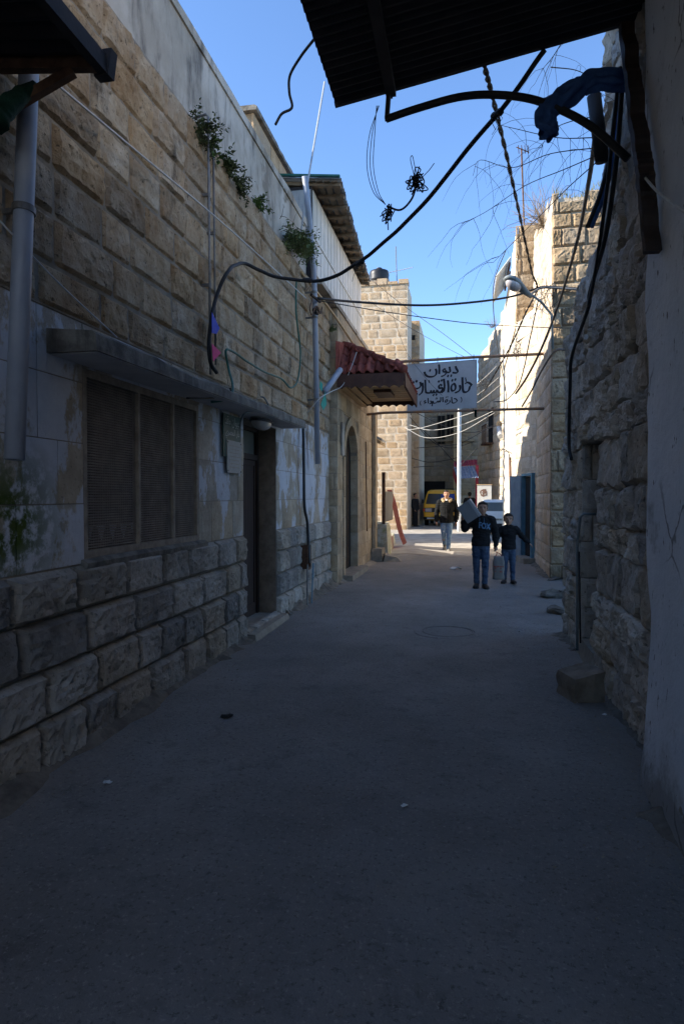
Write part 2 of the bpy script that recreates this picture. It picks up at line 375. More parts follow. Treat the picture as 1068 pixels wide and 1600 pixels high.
surf('plate_yellow', (.6, .55, .1), (.65, .6, .15), 9, .5, 0)
surf('screen_blue', (.02, .06, .3), (.03, .09, .38), 9, .6, 0)

# ------------------------------------------------------------------ stone masonry
VAR = {}
def variants(kind, nx, nz, k=14):
    key = (kind, nx, nz)
    if key in VAR: return VAR[key]
    L = []
    for q in range(k):
        bm = bmesh.new(); sd = Vector((q * 7.31 + hash(kind) % 5, q * 3.1, 2.2 * q)); rr = random.Random(q * 97 + len(kind)); G = []
        tx, tz = rr.uniform(-.35, .35), rr.uniform(-.4, .4)
        corner = [rr.uniform(0, .09) for _ in range(4)]
        for i in range(nx + 1):
            row = []
            for j in range(nz + 1):
                x = i / nx - .5; z = j / nz - .5; e = min(.5 - abs(x), (.5 - abs(z)) * .8); n_ = noise.fractal(Vector((x * 2.6, z * 1.7, 0)) + sd, 1.0, 2.1, 4)
                p3 = Vector((x * 3.2, z * 2.0, 0)) + sd; rid = 1 - abs(noise.noise(p3 * 1.7)) * 2; fine = noise.noise(p3 * 4.3)
                if kind == 'rock':
                    f = min(1, e / .05); y = -.1 + .25 * min(1, e / .02) + f ** .7 * (.5 + .42 * n_ + .5 * tx * x + .35 * tz * z + .22 * rid + .16 * fine)
                elif kind == 'pillow':
                    f = min(1, e / .08); y = -.1 + .2 * min(1, e / .03) + (f ** .6) * (.5 + .30 * n_ + .5 * tx * x + .4 * tz * z + .16 * rid + .24 * fine)
                elif kind == 'flat':
                    f = min(1, e / .05); y = .25 + f * (.5 + .14 * n_)
                else:  # rubble
                    f = min(1, max(0, e) / .075); y = -.1 + (f ** .55) * (.62 + .5 * n_ + 1.3 * tx * x + tz * z + .2 * rid + .16 * fine)
                    ck = corner[(1 if x > 0 else 0) + (2 if z > 0 else 0)] * 2.2
                    cut = max(0, abs(x) + abs(z) - (1 - ck * 1.3)); x -= math.copysign(cut * .55, x); z -= math.copysign(cut * .55, z)
                    x += .07 * noise.noise(Vector((z * 3, q, 1)) + sd); z += .09 * noise.noise(Vector((x * 3, q, 5)) + sd)
                row.append(bm.verts.new((x, y, z)))
            G.append(row)
        for i in range(nx):
            for j in range(nz): bm.faces.new((G[i][j], G[i][j + 1], G[i + 1][j + 1], G[i + 1][j]))
        bd = [e for e in bm.edges if e.is_boundary]
        ex = bmesh.ops.extrude_edge_only(bm, edges=bd)
        for v_ in [g for g in ex['geom'] if isinstance(g, bmesh.types.BMVert)]: v_.co.y = -.6
        bmesh.ops.recalc_face_normals(bm, faces=bm.faces)
        me = bpy.data.meshes.new('stone'); bm.to_mesh(me); bm.free()
        # outward is +y
        c = sum((p.normal.y for p in me.polygons))
        if c < 0: me.flip_normals()
        L.append(me)
    VAR[key] = L; return L
SHARED = {}
def with_mat(me, mat):
    k = (me.name, mat)
    if k not in SHARED:
        m2 = me.copy(); m2.materials.append(M[mat]); SHARED[k] = m2
    return SHARED[k]
def courses(parent, A, B, zs, wr, kind, mat, d=.05, gap=.012, holes=(), top=None, seed=1, grid=(8, 5), jit=0, name='stone', smooth=False, bottom=None):
    """lay stones from A to B (outward is left of travel rotated so that (B-A) x N = up)"""
    A = Vector((A[0], A[1], 0)); B = Vector((B[0], B[1], 0)); L = (B - A).length; U = (B - A) / L; N = Vector((-U.y, U.x, 0)); Z = Vector((0, 0, 1))
    vs = variants(kind, *grid); r_ = random.Random(seed); pl = wloc(parent); cnt = 0
    for z0, z1 in zip(zs[:-1], zs[1:]):
        s = -r_.uniform(0, .8) * wr[0]; cuts = []
        while s < L:
            cuts.append(s); s += r_.uniform(*wr)
        cuts = sorted([max(0, c) for c in cuts if c > -wr[1]] + [L] + [h for H in holes for h in H[:2] if 0 < h < L and H[2] < z1 and H[3] > z0])
        cc = [cuts[0]]
        for c in cuts[1:]:
            if c - cc[-1] > .05 or c == L or any(abs(c - h) < 1e-6 for H in holes for h in H[:2]): cc.append(c)
        for a, b in zip(cc[:-1], cc[1:]):
            if b - a < .03: continue
            m = (a + b) / 2; lo, hi = z0, z1
            if top and z0 + (z1 - z0) * .55 > top(m): continue
            if top: hi = min(hi, max(top(m), z0 + .1))
            if bottom and hi < bottom(m) + .05: continue
            ok = True
            for H in holes:
                if H[0] - 1e-6 <= a and b <= H[1] + 1e-6 and H[2] < hi and H[3] > lo:
                    if H[2] <= lo and H[3] >= hi: ok = False
                    elif H[3] >= hi: hi = H[2]
                    elif H[2] <= lo: lo = H[3]
            if not ok or hi - lo < .04: continue
            ww = b - a - gap; hh = hi - lo - gap; c = A + U * m + Z * (lo + hi) / 2; dd = d * r_.uniform(.7, 1.25)
            uu, zz = U, Z
            if jit:
                an = r_.uniform(-jit, jit); uu = U * math.cos(an) + Z * math.sin(an); zz = Z * math.cos(an) - U * math.sin(an); c += Z * r_.uniform(-jit, jit) * .2
            me = with_mat(r_.choice(vs), mat); o = bpy.data.objects.new(name, me); C.objects.link(o); o.parent = parent
            sx = 1 if r_.random() < .5 else -1
            # a half-turn about the normal keeps handedness
            Mx = Matrix.Identity(4); Mx.col[0][:3] = uu * ww * sx; Mx.col[1][:3] = N * dd; Mx.col[2][:3] = zz * hh * sx; Mx.col[3][:3] = c - pl
            o.matrix_basis = Mx; cnt += 1
    return cnt
def lin(a, b, step, r_=None, jit=.0):
    n = max(1, round((b - a) / step)); o = [a + (b - a) * i / n for i in range(n + 1)]
    if r_:
        o = [o[0]] + [x + r_.uniform(-jit, jit) for x in o[1:-1]] + [o[-1]]
    return o

# ================================================================== GROUND
g = MB().box(-300, 300, -300, 900, -.5, -.05).build('ground', 'asphalt'); g['kind'] = 'structure'
m = MB(); nx, ny = 56, 420; x0, x1, y0, y1 = -3.6, 2.7, -4, 44
for i in range(nx + 1):
    for j in range(ny + 1):
        x = x0 + (x1 - x0) * i / nx; y = y0 + (y1 - y0) * j / ny
        z = .012 * noise.noise(Vector((x * 1.1, y * .8, 0))) + .006 * noise.noise(Vector((x * 4, y * 4, 3)))
        if x > .55 and 3 < y < 14: z += .02 * noise.noise(Vector((x * 5, y * 5, 9))) * min(1, (x - .55) * 2)
        m.v.append(Vector((x, y, z)))
for i in range(nx):
    for j in range(ny):
        a = i * (ny + 1) + j; m.face(a, a + ny + 1, a + ny + 2, a + 1)
street = m.build('street', 'asphalt', smooth=True); street['kind'] = 'structure'
m = MB(); nx, ny = 30, 130
for i in range(nx + 1):
    for j in range(ny + 1):
        x = -3.55 + 6.2 * i / nx; y = 17.3 + .8 * noise.noise(V(x * .9, 3, 0)) + .25 * noise.noise(V(x * 4, 5, 0)) + (43.9 - 17.3) * (j / ny) ** 1.3
        m.v.append(V(x, y, .022 + .012 * noise.noise(V(x * 1.1, y * .8, 0)) * (0 if j == 0 else 1) + (0 if j else -.02)))
for i in range(nx):
    for j in range(ny):
        a = i * (ny + 1) + j; m.face(a, a + ny + 1, a + ny + 2, a + 1)
pv = m.build('pavement', 'paving', smooth=True); pv['kind'] = 'structure'
def kerb(name, pts, wdt, h, mat, side, seed, kind='structure'):
    """rough mortar fillet along a wall foot; pts run along the wall, side = direction to the street"""
    m = MB(); pts = bez(pts, 14); n = len(pts); k = 6; sd = Vector((seed * 3.3, 0, 0))
    for i, p in enumerate(pts):
        ww = wdt * (1 + .55 * noise.noise(Vector((p.y * 1.9, 0, seed))) + .25 * noise.noise(Vector((p.y * 7, 1, seed))))
        hh = h * (1 + .6 * noise.noise(Vector((p.y * 2.3, 5, seed))) + .4 * noise.noise(Vector((p.y * 9, 6, seed))))
        for j in range(k + 1):
            t_ = j / k; prof = (1 - t_) ** 1.4
            q = Vector((p.x + side * (ww * t_ - .05), p.y, -.03 + (hh + .03) * prof))
            q += Vector((0, 0, 1)) * .05 * h / .12 * noise.noise(Vector((q.x * 9, q.y * 9, seed))) * (1 if 0 < j < k else 0)
            m.v.append(q)
    for i in range(n - 1):
        for j in range(k):
            a = i * (k + 1) + j; m.face(a, a + 1, a + k + 2, a + k + 1)
    o = m.build(name, mat); o['kind'] = kind; return o
kerb('kerb', [(-2.42, -3, 0), (-2.42, 2, 0), (-2.42, 5, 0), (-2.42, 6.7, 0)], .2, .12, 'dirt', 1, 1)
kerb('kerb', [(-2.42, 8.25, 0), (-2.40, 9.5, 0), (-2.36, 11.3, 0)], .25, .13, 'dirt', 1, 2)
kerb('kerb', [(1.12, 3.4, 0), (1.13, 4.6, 0), (1.13, 5.8, 0)], .2, .05, 'dirt', -1, 3)
kerb('kerb', [(1.0, -2, 0), (.98, 1, 0), (.97, 3.0, 0), (1.06, 3.8, 0)], .2, .09, 'dirt', -1, 6)
kerb('kerb', [(1.14, 6.9, 0), (1.2, 7.8, 0), (1.62, 8.6, 0), (1.95, 12.7, 0), (1.62, 12.8, 0), (1.6, 15.7, 0)], .34, .06, 'dirt', -1, 4)
kerb('kerb', [(-2.28, 11.4, 0), (-2.28, 13.5, 0), (-2.2, 15.8, 0)], .3, .06, 'step_stone', 1, 5)
# loose grit along the walls
m = MB(); r_ = random.Random(3)
for i in range(3000):
    k = r_.random()
    if k < .5: x = 1.05 - abs(r_.gauss(0, .22)); y = r_.uniform(2.4, 8)
    elif k < .72: x = -2.25 + abs(r_.gauss(0, .2)); y = r_.uniform(2.6, 11)
    else: x = r_.uniform(-2.2, 1.0); y = r_.uniform(2.4, 15)
    s_ = r_.uniform(.002, .007) * (1.7 if r_.random() < .06 else 1); an = r_.uniform(0, 6.3)
    z = .012 * noise.noise(Vector((x * 1.1, y * .8, 0))) + .006 * noise.noise(Vector((x * 4, y * 4, 3)))
    a = Vector((math.cos(an), math.sin(an), r_.uniform(-.3, .3))) * s_; b = Vector((-math.sin(an), math.cos(an), r_.uniform(-.3, .3))) * s_ * r_.uniform(.5, 1)
    c = Vector((x, y, z + s_ * .3)); n = m.pts([c + a, c + b, c - a, c - b, c + Vector((0, 0, s_ * .8))])
    for q in ((0, 1, 4), (1, 2, 4), (2, 3, 4), (3, 0, 4)): m.face(*[n + i for i in q])
tag(m.build('gravel', 'mortar'), 'fine pale grit and pebbles scattered along the lane', 'gravel', kind='stuff')
# manhole cover with its concrete collar
mh = thing('manhole_cover', 'round worn manhole cover set in the asphalt mid lane', 'manhole cover', (-.22, 7.6, .012 * noise.noise(V(-.22 * 1.1, 7.6 * .8, 0)) + .006 * noise.noise(V(-.88, 30.4, 3)) + .001))
MB().lathe((0, 0, -.05), [(.30, 0), (.30, .056), (.285, .06), (.28, .053), (.0, .053)], 40).build('lid', 'asphalt', mh, local=True)
MB().lathe((0, 0, -.05), [(.40, .0), (.40, .05), (.385, .055), (.308, .056), (.306, .03)], 40).build('collar', 'asphalt', mh, local=True)
def scrap(name, label, c, s, mat, seed):
    m = MB(); r2 = random.Random(seed); n = 9; ring = []
    for i in range(n):
        a = 2 * math.pi * i / n; q = s * r2.uniform(.5, 1.1); ring.append(Vector((c.x + math.cos(a) * q, c.y + math.sin(a) * q * .7, c.z + .008 + r2.uniform(0, s * .35))))
    k = m.pts(ring); cc = m.pts([(c.x, c.y, c.z + s * .3 + .012)])
    for i in range(n): m.face(k + i, k + (i + 1) % n, cc)
    low = [p - Vector((0, 0, .004)) for p in ring]; k2 = m.pts(low)
    for i in range(n): m.face(k + i, k2 + i, k2 + (i + 1) % n, k + (i + 1) % n)
    tag(m.build(name, mat), label, 'litter')
scrap('paper_scrap', 'crumpled pale paper scrap on the asphalt in the middle foreground', PZ(632, 1261), .022, 'paper', 1)
scrap('paper_scrap', 'crumpled pale scrap on the asphalt near the foot of the left wall', PZ(168, 1225), .03, 'paper', 2)
scrap('paper_scrap', 'tiny pale scrap on the asphalt beside the right wall foot behind the boulder', PZ(944, 1118), .02, 'paper', 3)
scrap('plastic_bag', 'flattened clear white plastic bag on the road left of the boys', PZ(712, 890), .16, 'paper', 4)
scrap('leaf_scrap', 'dark dead scrap on the asphalt below the barred window', PZ(355, 1122), .05, 'dark', 5)

# ================================================================== LEFT STONE BUILDING (near)
LX = -2.45
A = thing('stone_building', 'near left stone building with rock faced courses, barred window and plaster parapet', 'building', (-2.45, 4, 0))
WIN = (3.76, 5.58, 1.19, 2.43); DOOR = (6.78, 8.02, .1, 2.47)
m = MB()
Y0, Y1 = -9, 11.25; bx = -2.80
for (a, b, c, d_) in [(Y0, WIN[0], -.3, 5.0), (WIN[0], WIN[1], -.3, WIN[2]), (WIN[0], WIN[1], WIN[3], 5.0), (WIN[1], DOOR[0], -.3, 5.0), (DOOR[0], DOOR[1], -.3, DOOR[2] - .06), (DOOR[0], DOOR[1], DOOR[3], 5.0), (DOOR[1], Y1, -.3, 5.0)]:
    m.box(bx, LX, a, b, c, d_)
m.box(-7, bx - .002, Y0, Y1, -.3, 4.99)
m.build('wall', 'mortar', A)
def flip(h): return (Y1 - h[1], Y1 - h[0], h[2], h[3])
holes = [flip(WIN), flip(DOOR)]
r_ = random.Random(5)
far, near_ = (LX, Y1), (LX, 1.2)
MB().box(LX, LX + .006, 1.2, Y1, 2.72, 4.98).build('bedding', 'mortar', A)
courses(A, far, near_, [2.72, 2.98, 3.27, 3.56, 3.84, 4.13, 4.41, 4.69, 4.98], (.34, .66), 'rock', 'rockface', d=.042, gap=.009, seed=11, grid=(16, 10))
courses(A, far, near_, [1.16, 1.55, 1.94, 2.33, 2.715], (.42, .7), 'flat', 'band', d=.022, gap=.007, holes=holes, seed=12, grid=(6, 4))
courses(A, (LX + .02, Y1), (LX + .02, 1.2), [-.04, .28, .575, .87, 1.155], (.34, .66), 'pillow', 'plinth', d=.06, gap=.011, holes=holes, seed=13, grid=(14, 9))
m = MB(); m.box(-2.9, -2.52, Y0, 9.9, 4.985, 5.85)   # plastered parapet, a little set back
nseg = 150; top = []
m2 = MB()
for i in range(nseg):
    ya = Y0 + (9.9 - Y0) * i / nseg; yb = Y0 + (9.9 - Y0) * (i + 1) / nseg
    za = 5.90 + .05 * noise.noise(Vector((ya * 1.3, 0, 0))) + .005 * ya; zb = 5.90 + .05 * noise.noise(Vector((yb * 1.3, 0, 0))) + .005 * yb
    m2.hexa([(-2.93, ya, 5.84), (-2.50, ya, 5.84), (-2.50, yb, 5.84), (-2.93, yb, 5.84), (-2.93, ya, za), (-2.50, ya, za), (-2.50, yb, zb), (-2.93, yb, zb)])
m.build('parapet', 'parapet', A); m2.build('coping', 'parapet', A)
MB().box(-7, -5, 2.9, 4.8, 4.992, 9.5).build('roof_shade_block', 'parapet', A)  # block added out of view to keep sun off the rubble wall
# canopy slab
m = MB(); n = 26; rows = []
for i in range(n + 1):
    y = 3.39 + (8.3 - 3.39) * i / n; e = .012 * noise.noise(Vector((y * 3, 1, 1))); zb = 2.445 + .012 * (y - 3.4); zt = 2.545 + .012 * (y - 3.4) + .02 * noise.noise(Vector((y * 2, 3, 1)))
    if y < 4.3: zt += .02
    rows.append([(-2.47, y, zb), (-2.115 + e, y, zb), (-2.115 + e * 1.5, y, zb + .03), (-2.12 + e, y, zt - .02), (-2.14, y, zt), (-2.47, y, zt + .03)])
m.rings(rows); sl = m.build('canopy_slab', 'concrete', A)
MB().hexa([(-2.44, 3.42, 2.440), (-2.128, 3.42, 2.440), (-2.128, 8.27, 2.498), (-2.44, 8.27, 2.498), (-2.44, 3.42, 2.446), (-2.128, 3.42, 2.446), (-2.128, 8.27, 2.505), (-2.44, 8.27, 2.505)]).build('soffit', 'concrete_under', sl)
# window
W = MB(); y0, y1, z0, z1 = WIN
W.box(-2.80, -2.79, y0, y1, z0, z1)
wp = W.build('window', 'dark', A)
m = MB()
for a, b in ((y0, y0 + .045), (y1 - .045, y1)): m.box(-2.50, -2.445, a, b, z0, z1)
m.box(-2.50, -2.446, y0 + .045, y1 - .045, z0, z0 + .05); m.box(-2.50, -2.446, y0 + .045, y1 - .045, z1 - .05, z1)
for f in (.40, .72): yy = y0 + (y1 - y0) * f; m.box(-2.495, -2.444, yy - .014, yy + .014, z0 + .05, z1 - .05)
m.build('window_frame', 'grille_frame', wp)
m = MB(); k = 62
for i in range(k):
    zz = z0 + .055 + (z1 - z0 - .11) * (i + .5) / k; m.obox((-2.476, (y0 + y1) / 2, zz), (.004, 0, .003), (0, (y1 - y0) / 2 - .05, 0), (-.002, 0, .0042))
for i in range(60):
    yy = y0 + .05 + (y1 - y0 - .1) * (i + .5) / 60; m.box(-2.4715, -2.4695, yy - .0012, yy + .0012, z0 + .052, z1 - .052)
gm = m.build('grille', 'grille', wp); gm['kind'] = 'stuff'
for yy in (4.28, 4.86, 5.2): MB().box(-2.66, -2.62, yy - .02, yy + .02, z0, z1).build('mullion', 'door_wood', wp)
MB().box(-2.70, -2.69, y0, y1, z0, z1).build('pane', 'glass', wp)
m = MB(); rows = []
for i in range(18):
    y = 3.72 + (5.68 - 3.72) * i / 17; e = .02 * noise.noise(Vector((y * 4, 8, 0))); rows.append([(-2.62, y, 1.13), (-2.40 + e, y, 1.13), (-2.395 + e, y, 1.165), (-2.43, y, 1.188), (-2.62, y, 1.20)])
m.rings(rows); m.build('window_sill', 'concrete', wp)
bn = thing('bunting', 'row of small faded triangular pennants hanging behind the window grille', 'bunting', (-2.55, 4.2, 1.25))
m = MB(); m.tube([(-2.55, 3.85, 1.40), (-2.55, 4.3, 1.375), (-2.55, 4.75, 1.39)], .003, 5); m.build('string', 'rope', bn)
for i in range(5):
    y = 3.98 + i * .15; MB().prism([(-2.55, y - .05, 1.385), (-2.55, y + .05, 1.385), (-2.55, y, 1.28)], (-.002, 0, 0), (.002, 0, 0)).build('pennant', 'sign_face', bn)
# door
y0, y1, z0, z1 = DOOR
d = MB().box(-2.79, -2.76, y0, y1, z0 - .05, z1).build('door', 'dark', A)
m = MB()
for a, b in ((y0, y0 + .06), (y1 - .06, y1)): m.box(-2.76, -2.68, a, b, z0 - .05, z1)
m.box(-2.76, -2.682, y0 + .06, y1 - .06, 2.06, 2.13); m.box(-2.76, -2.682, y0 + .06, y1 - .06, z1 - .05, z1)
m.box(-2.76, -2.69, y0 + .58, y0 + .62, 2.13, z1 - .05)
m.build('door_frame', 'door_wood', d)
for a, b in ((y0 + .06, y0 + .58), (y0 + .62, y1 - .06)): MB().box(-2.735, -2.725, a, b, 2.13, z1 - .05).build('pane', 'glass_dusty', d)
for a, b in ((y0 + .065, y0 + .33), (y0 + .335, y1 - .065)):
    m = MB(); m.box(-2.75, -2.715, a, b, z0 - .04, 2.055)
    m.box(-2.7148, -2.704, a, a + .05, z0 - .04, 2.055); m.box(-2.7148, -2.704, b - .05, b, z0 - .04, 2.055); m.box(-2.7148, -2.704, a + .05, b - .05, 1.99, 2.055); m.box(-2.7148, -2.704, a + .05, b - .05, z0 - .04, z0 + .12)
    m.build('leaf', 'door_leaf', d)
m = MB(); m.box(-2.7145, -2.711, 7.3, 7.33, 1.78, 1.84); m.box(-2.7145, -2.711, 7.345, 7.36, 1.77, 1.84); m.box(-2.7145, -2.711, 7.37, 7.38, 1.76, 1.84); m.build('sticker', 'paper', d)
MB().tube([(-2.70, 7.14, 1.1), (-2.66, 7.14, 1.1), (-2.66, 7.14, .98), (-2.70, 7.14, .98)], .008, 6).build('handle', 'rust', d)
m = MB(); m.box(-2.80, -2.447, 8.0205, 8.028, .06, 2.46); m.build('reveal', 'reveal', d)
m = MB()
m.hexa([(-2.78, 6.76, -.03), (-2.27, 6.70, -.03), (-2.27, 8.1, -.03), (-2.78, 8.06, -.03), (-2.78, 6.76, .075), (-2.30, 6.74, .06), (-2.30, 8.06, .065), (-2.78, 8.06, .075)]); m.build('doorstep', 'step_stone', d)
# bulkhead lamp under the canopy
bl = thing('bulkhead_lamp', 'oval glass bulkhead lamp fixed under the canopy above the brown door', 'lamp', (-2.3, 7.0, 2.42))
rot = Matrix.Identity(3)
MB().ball((-2.31, 7.02, 2.455), .10, .25, .105).build('lamp_glass', 'lampglass', bl, smooth=True)
m = MB(); m.rings([[(-2.31 + .105 * math.cos(a) * s_, 7.02 + .255 * math.sin(a) * s_, zz) for a in [2 * math.pi * i / 24 for i in range(24)]] for s_, zz in ((1.04, 2.435), (1.04, 2.46), (.9, 2.475))]); m.build('lamp_base', 'darkmetal', bl)

# painted wall sign and plaque
def text_mesh(body, size, font=None):
    cu = bpy.data.curves.new('t', 'FONT'); cu.body = body; cu.size = size; cu.align_x = 'CENTER'; cu.align_y = 'CENTER'; cu.resolution_u = 3
    ob = bpy.data.objects.new('t', cu); C.objects.link(ob); bpy.context.view_layer.update()
    dg = bpy.context.evaluated_depsgraph_get(); me = bpy.data.meshes.new_from_object(ob.evaluated_get(dg))
    vs = [v_.co.copy() for v_ in me.vertices]; fs = [tuple(p.vertices) for p in me.polygons]
    bpy.data.objects.remove(ob); bpy.data.curves.remove(cu); bpy.data.meshes.remove(me); return vs, fs
def put_text(body, size, c, ux, uz, name, mat, parent, fit=None):
    vs, fs = text_mesh(body, size); c, ux, uz = Vector(c), Vector(ux), Vector(uz)
    xs = [v_.x for v_ in vs]; ys = [v_.y for v_ in vs]; cx, cy = (min(xs) + max(xs)) / 2, (min(ys) + max(ys)) / 2
    kx = fit[0] / (max(xs) - min(xs)) if fit else 1; ky = fit[1] / (max(ys) - min(ys)) if fit else 1
    m = MB(); m.v = [c + ux * (v_.x - cx) * kx + uz * (v_.y - cy) * ky for v_ in vs]; m.f = fs; m.m = [0] * len(fs)
    return m.build(name, mat, parent, fix=False)
sg = thing('name_plate', 'small dark green plate with white hand painted lettering left of the brown door', 'sign', (-2.42, 6.36, 2.0))
MB().box(-2.425, -2.412, 6.11, 6.62, 2.0, 2.44).build('board', 'green_plate', sg)
put_text('\uFEAA\uFED7\uFEE3 \uFEE5\uFE8D\uFEEE\uFEF3\uFEA9', .1, (-2.4095, 6.365, 2.365), (0, 1, 0), (0, 0, 1), 'lettering', 'letter_pale', sg, (.42, .11))
put_text('\uFEF1\uFEAE\uFEBC\uFEE4\uFEDF\uFE8D \uFEAD\uFE8D\uFEA9', .1, (-2.4095, 6.365, 2.245), (0, 1, 0), (0, 0, 1), 'lettering', 'letter_pale', sg, (.40, .10))
pq = thing('plaque', 'pale engraved plaque screwed below the green name plate', 'plaque', (-2.41, 6.38, 1.8))
MB().box(-2.411, -2.402, 6.19, 6.605, 1.84, 2.175).build('board', 'plaque', pq)
m = MB()
for i in range(7): m.box(-2.4019, -2.4005, 6.25 + .03 * (i % 2), 6.55 - .02 * (i % 3), 2.12 - i * .037, 2.124 - i * .037)
m.build('engraving', 'grille_frame', pq)
m = MB()
for yy, zz in ((6.21, 2.155), (6.585, 2.155), (6.21, 1.86), (6.585, 1.86)): m.lathe((-2.402, yy, zz), [(.008, 0), (.008, .003), (0, .005)], 8, (1, 0, 0))
m.build('screw', 'darkmetal', pq)

# ================================================================== roof-level wall behind the parapet
RW = thing('roof_wall', 'pale stone wall of a rooftop room rising behind the plaster parapet', 'wall', (-2.95, 9, 5.8))
ya = PX(400, 150, -2.95).y; zt = 7.0
MB().box(-4.6, -3.0, ya, 12.5, 4.99, zt).build('wall', 'mortar_pale', RW)
courses(RW, (-2.99, 12.5), (-2.99, ya - .03), lin(5.0, zt, .33), (.4, .7), 'flat', 'cream', d=.03, seed=21, grid=(5, 3))
courses(RW, (-2.97, ya), (-4.6, ya), lin(5.0, zt, .33), (.4, .7), 'flat', 'cream', d=.03, seed=22, grid=(5, 3))
m = MB(); rows = []
for i in range(24):
    y = ya - .09 + (12.5 - ya) * i / 23; e = .02 * noise.noise(Vector((y * 3, 4, 0))); rows.append([(-4.6, y, zt), (-2.92, y, zt), (-2.91 + e, y, zt + .05 + e), (-2.95, y, zt + .07 + e), (-4.6, y, zt + .08)])
m.rings(rows); m.build('coping', 'concrete', RW)

# ================================================================== second facade with the arched doorway
FX = -2.30; FY0, FY1 = 11.252, 15.8
B = thing('arched_building', 'ashlar building on the left with a pointed arch doorway and metal clad upper storey', 'building', (-2.3, 13.5, 0))
ay0, ay1, az0, asp, atop = 11.95, 13.35, .16, 2.35, 3.02
def arch_z(y):
    c = (ay0 + ay1) / 2; t_ = abs(y - c) / ((ay1 - ay0) / 2)
    return asp + (atop - asp) * math.sqrt(max(0, 1 - t_ ** 1.7))
m = MB(); n = 22
m.box(-2.75, FX, FY0, ay0, -.3, 4.95); m.box(-2.75, FX, ay1, FY1, -.3, 4.95); m.box(-2.75, FX, ay0, ay1, -.3, az0 - .1)
for i in range(n):
    a = ay0 + (ay1 - ay0) * i / n; b = ay0 + (ay1 - ay0) * (i + 1) / n; za, zb = arch_z(a), arch_z(b)
    m.hexa([(-2.75, a, za), (FX, a, za), (FX, b, zb), (-2.75, b, zb), (-2.75, a, 4.95), (FX, a, 4.95), (FX, b, 4.95), (-2.75, b, 4.95)])
m.box(-7, -2.752, FY0, FY1, -.3, 4.94)
m.build('wall', 'mortar', B)
hl = [(FY1 - ay1 - .16, FY1 - ay0 + .16, .0, asp + .1), (FY1 - ay1 - .05, FY1 - ay0 + .05, asp + .1, atop + .12)]
courses(B, (FX, FY1), (FX, FY0), lin(-.05, 4.95, .30), (.35, .62), 'flat', 'ashlar', d=.022, gap=.007, holes=hl, seed=31, grid=(5, 3))
courses(B, (-2.32, FY1), (-2.9, FY1), lin(-.05, 4.95, .3), (.35, .6), 'flat', 'ashlar', d=.02, seed=32, grid=(3, 2)) if False else None
courses(B, (FX + .02, FY0 + .001), (LX - .01, FY0 + .001), lin(-.05, 4.95, .3), (.3, .4), 'flat', 'ashlar', d=.02, seed=33, grid=(3, 3))
# arch surround: jamb blocks and voussoirs
def block(parent, pts_in, pts_out, x0, x1, mat='ashlar'):
    m = MB(); m.hexa([(x0, *pts_in[0]), (x0, *pts_in[1]), (x0, *pts_out[1]), (x0, *pts_out[0]), (x1, *pts_in[0]), (x1, *pts_in[1]), (x1, *pts_out[1]), (x1, *pts_out[0])]); return m.build('stone', mat, parent)
for s_, yy in ((-1, ay0), (1, ay1)):
    for za, zb in zip(lin(az0 - .1, asp, .36)[:-1], lin(az0 - .1, asp, .36)[1:]):
        block(B, [(yy - s_ * .012, za), (yy - s_ * .012, zb - .008)], [(yy + s_ * .155, za), (yy + s_ * .155, zb - .008)], -2.72, FX + .028)
ang = [i / 14 for i in range(15)]
def ap(t_, off):
    y = ay0 + (ay1 - ay0) * (.5 - .5 * math.cos(math.pi * t_)); z = arch_z(y); c = Vector(((ay0 + ay1) / 2, asp - .2)); d_ = (Vector((y, z)) - c).normalized(); q = Vector((y, z)) + d_ * off; return (q.x, q.y)
for a, b in zip(ang[:-1], ang[1:]):
    b2 = b - .004
    block(B, [ap(a, -.012), ap(b2, -.012)], [ap(a, .16), ap(b2, .16)], -2.72, FX + .03)
ad = MB(); ad.box(-2.49, -2.43, ay0, ay1, az0 - .1, atop); ad = ad.build('door', 'dark', B)
for yy in (12.3, 12.65, 13.0): MB().box(-2.4295, -2.42, yy - .012, yy + .012, az0 - .05, 2.75).build('batten', 'rust', ad)
m = MB(); m.box(-2.70, -2.10, ay0 - .2, ay1 + .25, -.03, az0 - .05); m.build('doorstep', 'step_stone', B)
m = MB(); m.box(FX + .027, FX + .05, 11.52, 11.72, 2.35, 2.95); m.build('notice_board', 'parapet', B)
# pilaster edge strip and its base at the far end
m = MB(); m.box(FX + .024, FX + .10, 15.45, 15.80, -.03, 3.6); m.build('pilaster', 'ashlar', B)
m = MB(); m.box(FX + .02, FX + .28, 15.3, 15.95, -.03, .32); m.build('pilaster_base', 'step_stone', B)
# band under the metal storey
m = MB(); m.box(-2.7, FX + .03, 9.95, FY1, 4.951, 5.03); m.build('string_course', 'parapet', B)
m = MB(); m.box(-2.42, -2.36, 9.95, 14.7, 5.031, 5.10); m.build('base_rail', 'batten', B)
# metal clad storey
m = MB(); m.box(-5.2, -2.44, 9.95, 14.7, 5.031, 6.5); m.build('upper_storey', 'darkmetal', B)
n = 17
for i in range(n):
    a = 10.0 + (14.68 - 10.0) * i / n; b = 10.0 + (14.68 - 10.0) * (i + 1) / n - .03
    MB().box(-2.4395, -2.425, a, b, 5.101, 6.45).build('siding_panel', 'siding', B)
MB().box(-2.4245, -2.41, 9.98, 14.68, 5.72, 5.75).build('siding_rail', 'siding', B)
for i in range(3):
    a = -2.45 - i * .33; MB().box(a - .31, a, 9.935, 9.949, 5.4 if i else 5.55, 6.44).build('end_sheet', 'sheet_grey', B)
